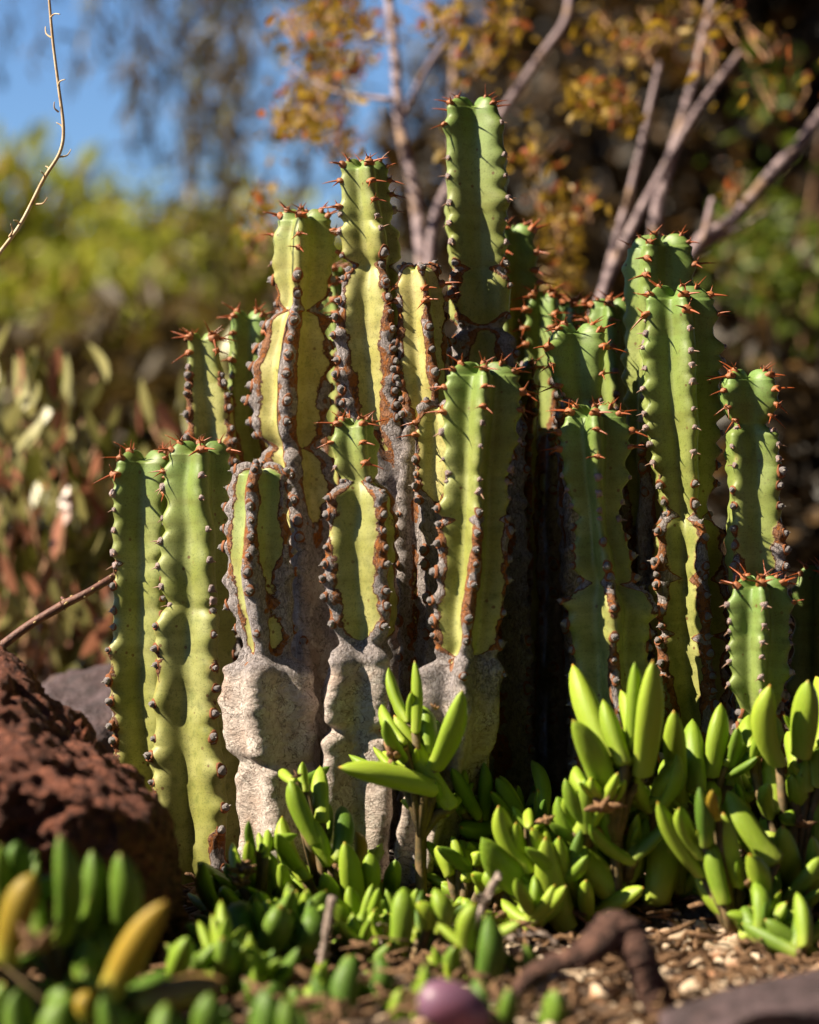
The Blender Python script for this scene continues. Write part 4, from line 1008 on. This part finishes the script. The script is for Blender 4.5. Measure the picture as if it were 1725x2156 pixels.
# ------------------------------------------------------------------ background plants
def leaf_cloud(name, parent, centres, size, mat, seed, aspect=0.45, droop=0.0, flat=0.0, size_var=0.5, base=None):
    """many folded leaves, each two quads; centres N x 3"""
    rng = np.random.default_rng(seed)
    C = np.asarray(centres); n = len(C)
    dv = rng.normal(size=(n, 3)); dv[:, 2] = dv[:, 2] * (1 - flat) - droop * 2
    dv /= np.linalg.norm(dv, axis=1)[:, None]
    up = rng.normal(size=(n, 3)); sd = np.cross(dv, up); sd /= np.linalg.norm(sd, axis=1)[:, None]
    nn = np.cross(sd, dv)
    L = size * (1 + size_var * rng.uniform(-1, 1, n))[:, None]
    W = L * aspect * 0.5
    p = [C, C + dv * L * 0.30 + sd * W * 0.85 + nn * W * 0.3, C + dv * L * 0.68 + sd * W * 0.8 + nn * W * 0.3, C + dv * L, C + dv * L * 0.68 - sd * W * 0.8 + nn * W * 0.3, C + dv * L * 0.30 - sd * W * 0.85 + nn * W * 0.3]
    V = np.stack(p, 1)
    if base is not None: V = V - np.array(base)
    o6 = np.arange(n)[:, None] * 6
    F = np.concatenate([o6 + np.array([[0, 1, 2, 3]]), o6 + np.array([[0, 3, 4, 5]])], 0)
    tone = np.repeat(rng.random(n), 6)
    return obj(name, mesh_from(name, V.reshape(-1, 3), F, [mat], False, None, {'tone': tone}), parent)

def blob(rng, n, c, r, shell=0.55, clump=0, seed=0):
    """points through an uneven ellipsoid, denser towards its surface"""
    u = rng.normal(size=(n, 3)); u /= np.linalg.norm(u, axis=1)[:, None]
    q = (shell + (1 - shell) * rng.random(n)) 
    q = np.where(rng.random(n) < 0.3, q * rng.random(n), q)
    P = np.array(c) + u * np.array(r) * (q * (1 + 0.22 * vnoise(u, 2.3, seed)))[:, None]
    if clump:
        P = P[fbm(P, clump, seed + 3, 2) > -0.08]
    return P

F_ = {}
F_['hedge'] = mat_foliage('sunny hedge leaves', (0.20, 0.23, 0.016), (0.42, 0.42, 0.05), (0.36, 0.24, 0.09), 0.5)
F_['oval'] = mat_foliage('pale oval leaves', (0.085, 0.085, 0.010), (0.52, 0.47, 0.19), (0.34, 0.14, 0.08), 0.35, 0.35)
F_['gold'] = mat_foliage('golden brown leaves', (0.15, 0.085, 0.010), (0.46, 0.29, 0.025), (0.34, 0.10, 0.03), 0.5)
F_['dark'] = mat_foliage('brown-green leaves in shade tone', (0.013, 0.008, 0.003), (0.036, 0.020, 0.006), (0.10, 0.050, 0.010), 0.25)  # leaf colour kept near black to stand in for shade
F_['green'] = mat_foliage('bright green leaves', (0.07, 0.11, 0.010), (0.17, 0.21, 0.022), (0.22, 0.16, 0.03), 0.45)
F_['weep'] = mat_foliage('brown weeping leaves', (0.055, 0.036, 0.012), (0.12, 0.075, 0.018), (0.16, 0.14, 0.02), 0.35)

def branches(root, base, segs, mat, name='branch'):
    for pts, r in segs:
        V, F = [], []
        q = spline(pts, 5)
        tube(V, F, [p - base for p in q], list(np.linspace(r[0], r[1], len(q))), 9)
        obj(name, mesh_from(name, V, F, [mat]), root)

def bush(name, label, cat, c, r, n, size, mat, seed, group=None, trunk=0.03, clump=0, aspect=0.5, trunk_mat='branch_brown', extra=()):
    rng = np.random.default_rng(seed)
    base = Vector((c[0], c[1], float(gz(c[0], c[1]))))
    root = thing(name, base, label, cat, group)
    P = blob(rng, n, c, r, 0.55, clump, seed)
    for (c2_, r2, n2) in extra: P = np.vstack([P, blob(rng, n2, c2_, r2, 0.5, clump, seed + 9)])
    P = P[P[:, 2] > 0.01]
    leaf_cloud('crown', root, P, size, F_[mat], seed, aspect, base=base)
    segs = [([base + Vector((0, 0, -0.02)), base + Vector((0.02, 0, (c[2] - base.z) * 0.6)), Vector(c)], (trunk, trunk * 0.5))]
    rr = random.Random(seed)
    V, F = [], []
    q = spline(segs[0][0], 5)
    tube(V, F, [p - base for p in q], list(np.linspace(trunk, trunk * 0.5, len(q))), 9)
    obj('trunk', mesh_from('trunk', V, F, [M[trunk_mat]]), root)
    br = []
    for _ in range(6):
        u = Vector((rr.uniform(-1, 1), rr.uniform(-1, 1), rr.uniform(0.1, 1))).normalized()
        e = Vector(c) + Vector((u.x * r[0], u.y * r[1], u.z * r[2])) * 0.8
        s = base + (Vector(c) - base) * rr.uniform(0.3, 0.8)
        br.append(([s, (s + e) / 2 + Vector((0, 0, 0.04)), e], (trunk * 0.5, trunk * 0.12)))
    branches(root, base, br, M[trunk_mat])
    return root

# far sunny hedge on the left
bush('hedge_bush', 'sunlit yellow-green bush far behind at the left edge', 'bush', (-1.15, 6.2, 0.60), (0.62, 0.6, 0.58), 16000, 0.055, 'hedge', 21, 'far sunny bushes')
bush('hedge_bush', 'yellow-green rounded bush far behind the arching cream twig', 'bush', (-0.50, 5.9, 0.55), (0.55, 0.6, 0.54), 16000, 0.05, 'hedge', 22, 'far sunny bushes')
bush('hedge_bush', 'low yellow-green bush far behind the weeping foliage', 'bush', (0.10, 6.4, 0.42), (0.60, 0.6, 0.45), 14000, 0.05, 'hedge', 23, 'far sunny bushes')
bush('hedge_bush', 'low bush filling the shade behind the oval-leaved shrub', 'bush', (-0.45, 4.4, 0.30), (0.60, 0.45, 0.36), 9000, 0.06, 'weep', 24)

# oval-leaved shrubs on the left, nearer: every leaf its own piece
def oval_mesh():
    V, F = [], []
    rows, w = 7, 3
    for i in range(rows):
        t = i / (rows - 1)
        hw = 0.19 * math.sin(math.pi * min(1, t ** 0.85)) ** 0.7 if 0 < t < 1 else 0.015
        for j in (-1, 0, 1):
            V.append((j * hw, 0.06 * abs(j) * hw / 0.3 - 0.10 * t * t, t))
    for i in range(rows - 1):
        for j in range(w - 1):
            a = i * w + j; F.append((a, a + 1, a + w + 1, a + w))
    return V, F
def oval_shrub(label, c, r, n, size, seed):
    rng = random.Random(seed)
    base = Vector((c[0], c[1], float(gz(c[0], c[1]))))
    root = thing('oval_leaf_shrub', base, label, 'shrub', 'oval-leaved shrubs')
    V, F = oval_mesh()
    mm = []
    for t in np.linspace(0.02, 0.98, 9):
        mm.append(mesh_from('leaf', V, F, [F_['oval']], True, None, {'tone': np.full(len(V), t)}))
    for i in range(n):
        u = Vector((rng.gauss(0, 1), rng.gauss(0, 1), rng.gauss(0, 1))).normalized() * rng.uniform(0.35, 1)
        p = Vector((c[0] + u.x * r[0], c[1] + u.y * r[1], c[2] + u.z * r[2]))
        if p.z < 0.03: continue
        z = Vector((rng.uniform(-.55, .55), rng.uniform(-.5, .5), rng.uniform(0.5, 1.0))).normalized()
        y = Vector((rng.uniform(-0.6, 0.9), rng.uniform(0.0, 1), 0.1)); y = (y - z * y.dot(z)).normalized()
        x = y.cross(z)
        s = size * rng.uniform(0.45, 1.3)
        o = bpy.data.objects.new('leaf', rng.choice(mm)); link(o, root)
        o.matrix_local = Matrix.Translation(p - base) @ Matrix((x, y, z)).transposed().to_4x4() @ Matrix.Diagonal((s * rng.uniform(0.6, 1.15), s * rng.choice((-1.0, 0.5, 1.0, 2.0)), s, 1))
    br = []
    for _ in range(9):
        e = Vector((c[0] + rng.uniform(-.8, .8) * r[0], c[1] + rng.uniform(-.7, .7) * r[1], c[2] + rng.uniform(.2, .9) * r[2]))
        br.append(([base + Vector((rng.uniform(-.03, .03), 0, -.01)), (base + e) / 2 + Vector((rng.uniform(-.04, .04), 0, 0)), e], (0.006, 0.002)))
    branches(root, base, br, M['branch_brown'])
oval_shrub('pale oval-leaved shrub behind the leaning red-brown branch', (-0.40, 2.55, 0.24), (0.17, 0.16, 0.22), 400, 0.046, 41)
oval_shrub('taller pale oval-leaved shrub beside the thin yellow-green column', (-0.17, 2.75, 0.25), (0.15, 0.16, 0.27), 380, 0.048, 42)

# weeping foliage hanging in from above on the left
def weeping():
    d = 4.3
    base = Vector((-0.55, d + 0.3, float(gz(-0.55, d + 0.3))))
    root = thing('weeping_tree', base, 'weeping tree with thin brown hanging sprays against the blue sky', 'tree')
    rng = np.random.default_rng(31)
    P, D = [], []
    for i in range(58):
        vx = rng.uniform(225, 720) if i > 5 else rng.uniform(-60, 230)
        lowest = np.interp(vx, [-60, 60, 230, 330, 480, 620, 720], [300, 260, 120, 480, 560, 520, 420])
        yend = lowest * rng.uniform(0.45, 1.15)
        dd = d + rng.uniform(-0.35, 0.5)
        a = at(vx + rng.uniform(-30, 60), -260, dd); b = at(vx - 20, yend, dd)
        m = int(60 * (yend + 260) / 700)
        for k in range(m):
            t = k / m
            q = a.lerp(b, t)
            P.append((q.x + rng.normal(0, .004) + 0.02 * math.sin(t * 3), q.y, q.z + rng.normal(0, .006)))
    leaf_cloud('hanging_foliage', root, np.array(P), 0.040, F_['weep'], 32, 0.20, droop=0.9, base=base)
    V, F = [], []
    q = spline([base, base + Vector((0.05, .05, 1.0)), base + Vector((0.0, 0, 1.9))], 5)
    # the trunk stands well to the left, out of the picture; its limb carries the sprays overhead
    q = spline([Vector((-1.5, d + .3, -0.02)), Vector((-1.4, d + .3, 0.9)), Vector((-0.9, d + .2, 1.75)), Vector((-0.1, d, 1.75))], 6)
    tube(V, F, [p - base for p in q], list(np.linspace(0.07, 0.02, len(q))), 10)
    obj('trunk', mesh_from('trunk', V, F, [M['branch_brown']]), root)
weeping()

# golden shrub with bare purple-grey limbs behind the columns
def golden():
    d = 2.45; k = d / FV
    base = Vector((0.16, d, float(gz(0.16, d))))
    root = thing('golden_shrub', base, 'golden-leaved shrub with bare purple-grey limbs behind the columns', 'shrub')
    def L(pts, r, dd=0.0): return ([at(x, y, d + dd + 0.04 * i) for i, (x, y) in enumerate(pts)], (r[0] * k, r[1] * k))
    grey = [L([(905, 1500), (900, 800), (888, 540), (872, 400), (842, 260), (832, 120), (815, -40)], (17, 10)),
            L([(900, 900), (905, 540), (930, 420), (990, 330), (1060, 232), (1130, 130), (1190, 45), (1200, -30)], (11, 9)),
            L([(1340, 1500), (1370, 800), (1378, 490), (1402, 370), (1440, 240), (1470, 130), (1505, -30)], (16, 8), .05),
            L([(1230, 1500), (1235, 800), (1268, 620), (1320, 500), (1395, 360), (1470, 230), (1560, 110)], (13, 7), -0.05),
            L([(1230, 1500), (1240, 800), (1288, 540), (1330, 390), (1390, 130)], (11, 6)),
            L([(1400, 1500), (1410, 700), (1462, 525), (1540, 465), (1630, 360), (1690, 295), (1760, 200)], (17, 12)),
            L([(1480, 510), (1500, 420)], (9, 6)), L([(1462, 528), (1560, 480), (1640, 430)], (8, 3), .1),
            L([(960, 500), (955, 250), (960, 60), (975, -40)], (12, 6), .3), L([(830, 210), (700, 190), (600, 130)], (5, 2)), L([(845, 250), (900, 140), (960, 60)], (7, 4), 0.2)]
    branches(root, base, grey, M['branch_grey'])
    rng = np.random.default_rng(51)
    cl = [(650, 60, 70, 60, 300), (720, 130, 80, 60, 330), (640, 190, 60, 40, 200), (700, 30, 70, 40, 260), (780, 60, 50, 60, 160), (640, 270, 60, 36, 260), (600, 260, 40, 40, 150), (720, 300, 40, 40, 150), (680, 230, 60, 40, 120), (960, 330, 40, 50, 130), (1000, 120, 70, 60, 220), (930, 40, 60, 50, 200),
          (1060, 60, 60, 60, 200), (1240, 190, 50, 40, 300), (1290, 235, 60, 40, 300), (1330, 100, 80, 60, 160), (1270, 60, 70, 50, 140), (1400, 60, 80, 60, 110), (1480, 120, 70, 80, 80), (1185, 490, 40, 80, 340), (1150, 440, 40, 60, 160), (1230, 430, 50, 60, 120), (1180, 590, 40, 30, 180), (1120, 330, 60, 60, 160), (1540, 400, 30, 60, 90), (1640, 200, 70, 60, 60), (560, 420, 40, 60, 120), (540, 500, 40, 50, 100), (1500, 40, 100, 50, 80), (1600, 90, 80, 60, 60)]
    P = []
    for (x, y, sx, sy, n) in cl:
        n = int(n * 0.35)
        vx = x + rng.normal(0, sx * 0.55, n); vy = y + rng.normal(0, sy * 0.55, n); dd = d + rng.uniform(-0.15, 0.6, n)
        P.append(np.stack([(vx - 862.5) / FV * dd, dd, CAM_H + (1078 - vy) / FV * dd], -1))
    leaf_cloud('crown', root, np.vstack(P), 0.0125, F_['gold'], 52, 0.55, base=base)
    V, F = [], []
    for (x, y, sx, sy, n) in cl:                     # fine twigs that carry the leaf sprays
        for _ in range(5):
            a = at(x + rng.normal(0, sx * .3), y + sy * .6, d + rng.uniform(0, .4)); b = at(x + rng.normal(0, sx * .6), y - sy * .7, d + rng.uniform(0, .4))
            tube(V, F, [a - base, (a + b) / 2 - base + Vector((rng.normal(0, .006), 0, 0)), b - base], [0.0016, 0.0013, 0.0007], 5)
    obj('twigs', mesh_from('twigs', V, F, [M['branch_brown']]), root)
golden()

# dark trees on the right
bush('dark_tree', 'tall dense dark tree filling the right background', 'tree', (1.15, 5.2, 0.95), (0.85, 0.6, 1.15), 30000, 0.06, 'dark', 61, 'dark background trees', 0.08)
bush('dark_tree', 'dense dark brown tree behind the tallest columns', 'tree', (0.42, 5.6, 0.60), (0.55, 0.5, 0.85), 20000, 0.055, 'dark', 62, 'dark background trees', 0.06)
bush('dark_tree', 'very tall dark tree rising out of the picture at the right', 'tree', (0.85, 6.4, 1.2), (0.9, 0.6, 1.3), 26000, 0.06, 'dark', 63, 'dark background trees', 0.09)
bush('dark_shrub', 'low dark shrub behind the narrow column at the right', 'shrub', (0.55, 3.4, 0.24), (0.34, 0.3, 0.30), 9000, 0.04, 'dark', 64, None, 0.02)
bush('dark_shrub', 'low dark shrub behind the middle of the clump', 'shrub', (0.06, 3.5, 0.26), (0.32, 0.3, 0.34), 8000, 0.04, 'dark', 65, None, 0.02)
bush('green_shrub', 'bright green loose shrub at the right edge behind the columns', 'shrub', (0.56, 3.7, 0.62), (0.13, 0.2, 0.40), 1500, 0.03, 'green', 66, None, 0.012, clump=6)

# trees added mostly out of view to block sky light and deepen the shade
bush('dark_tree', 'added dark tree behind the viewer, blocking sky light', 'tree', (0.9, -3.4, 3.2), (3.9, 1.0, 3.2), 14000, 0.30, 'dark', 71, 'dark background trees', 0.12)
bush('dark_tree', 'added dark tree beyond the right edge, blocking sky light', 'tree', (4.2, 1.8, 3.0), (0.9, 4.2, 3.0), 14000, 0.30, 'dark', 72, 'dark background trees', 0.12)
bush('dark_tree', 'added dark tree far behind the right background, blocking sky light', 'tree', (2.3, 8.5, 2.6), (2.2, 0.9, 2.6), 14000, 0.20, 'dark', 73, 'dark background trees', 0.12)
bush('added_shade_tree', 'added dark tree with crown high over the clump, blocking sky light', 'tree', (1.1, 3.8, 4.4), (3.6, 5.0, 0.9), 26000, 0.26, 'dark', 74, None, 0.13)  # unseen crown added to cut overhead sky light and shade the right background
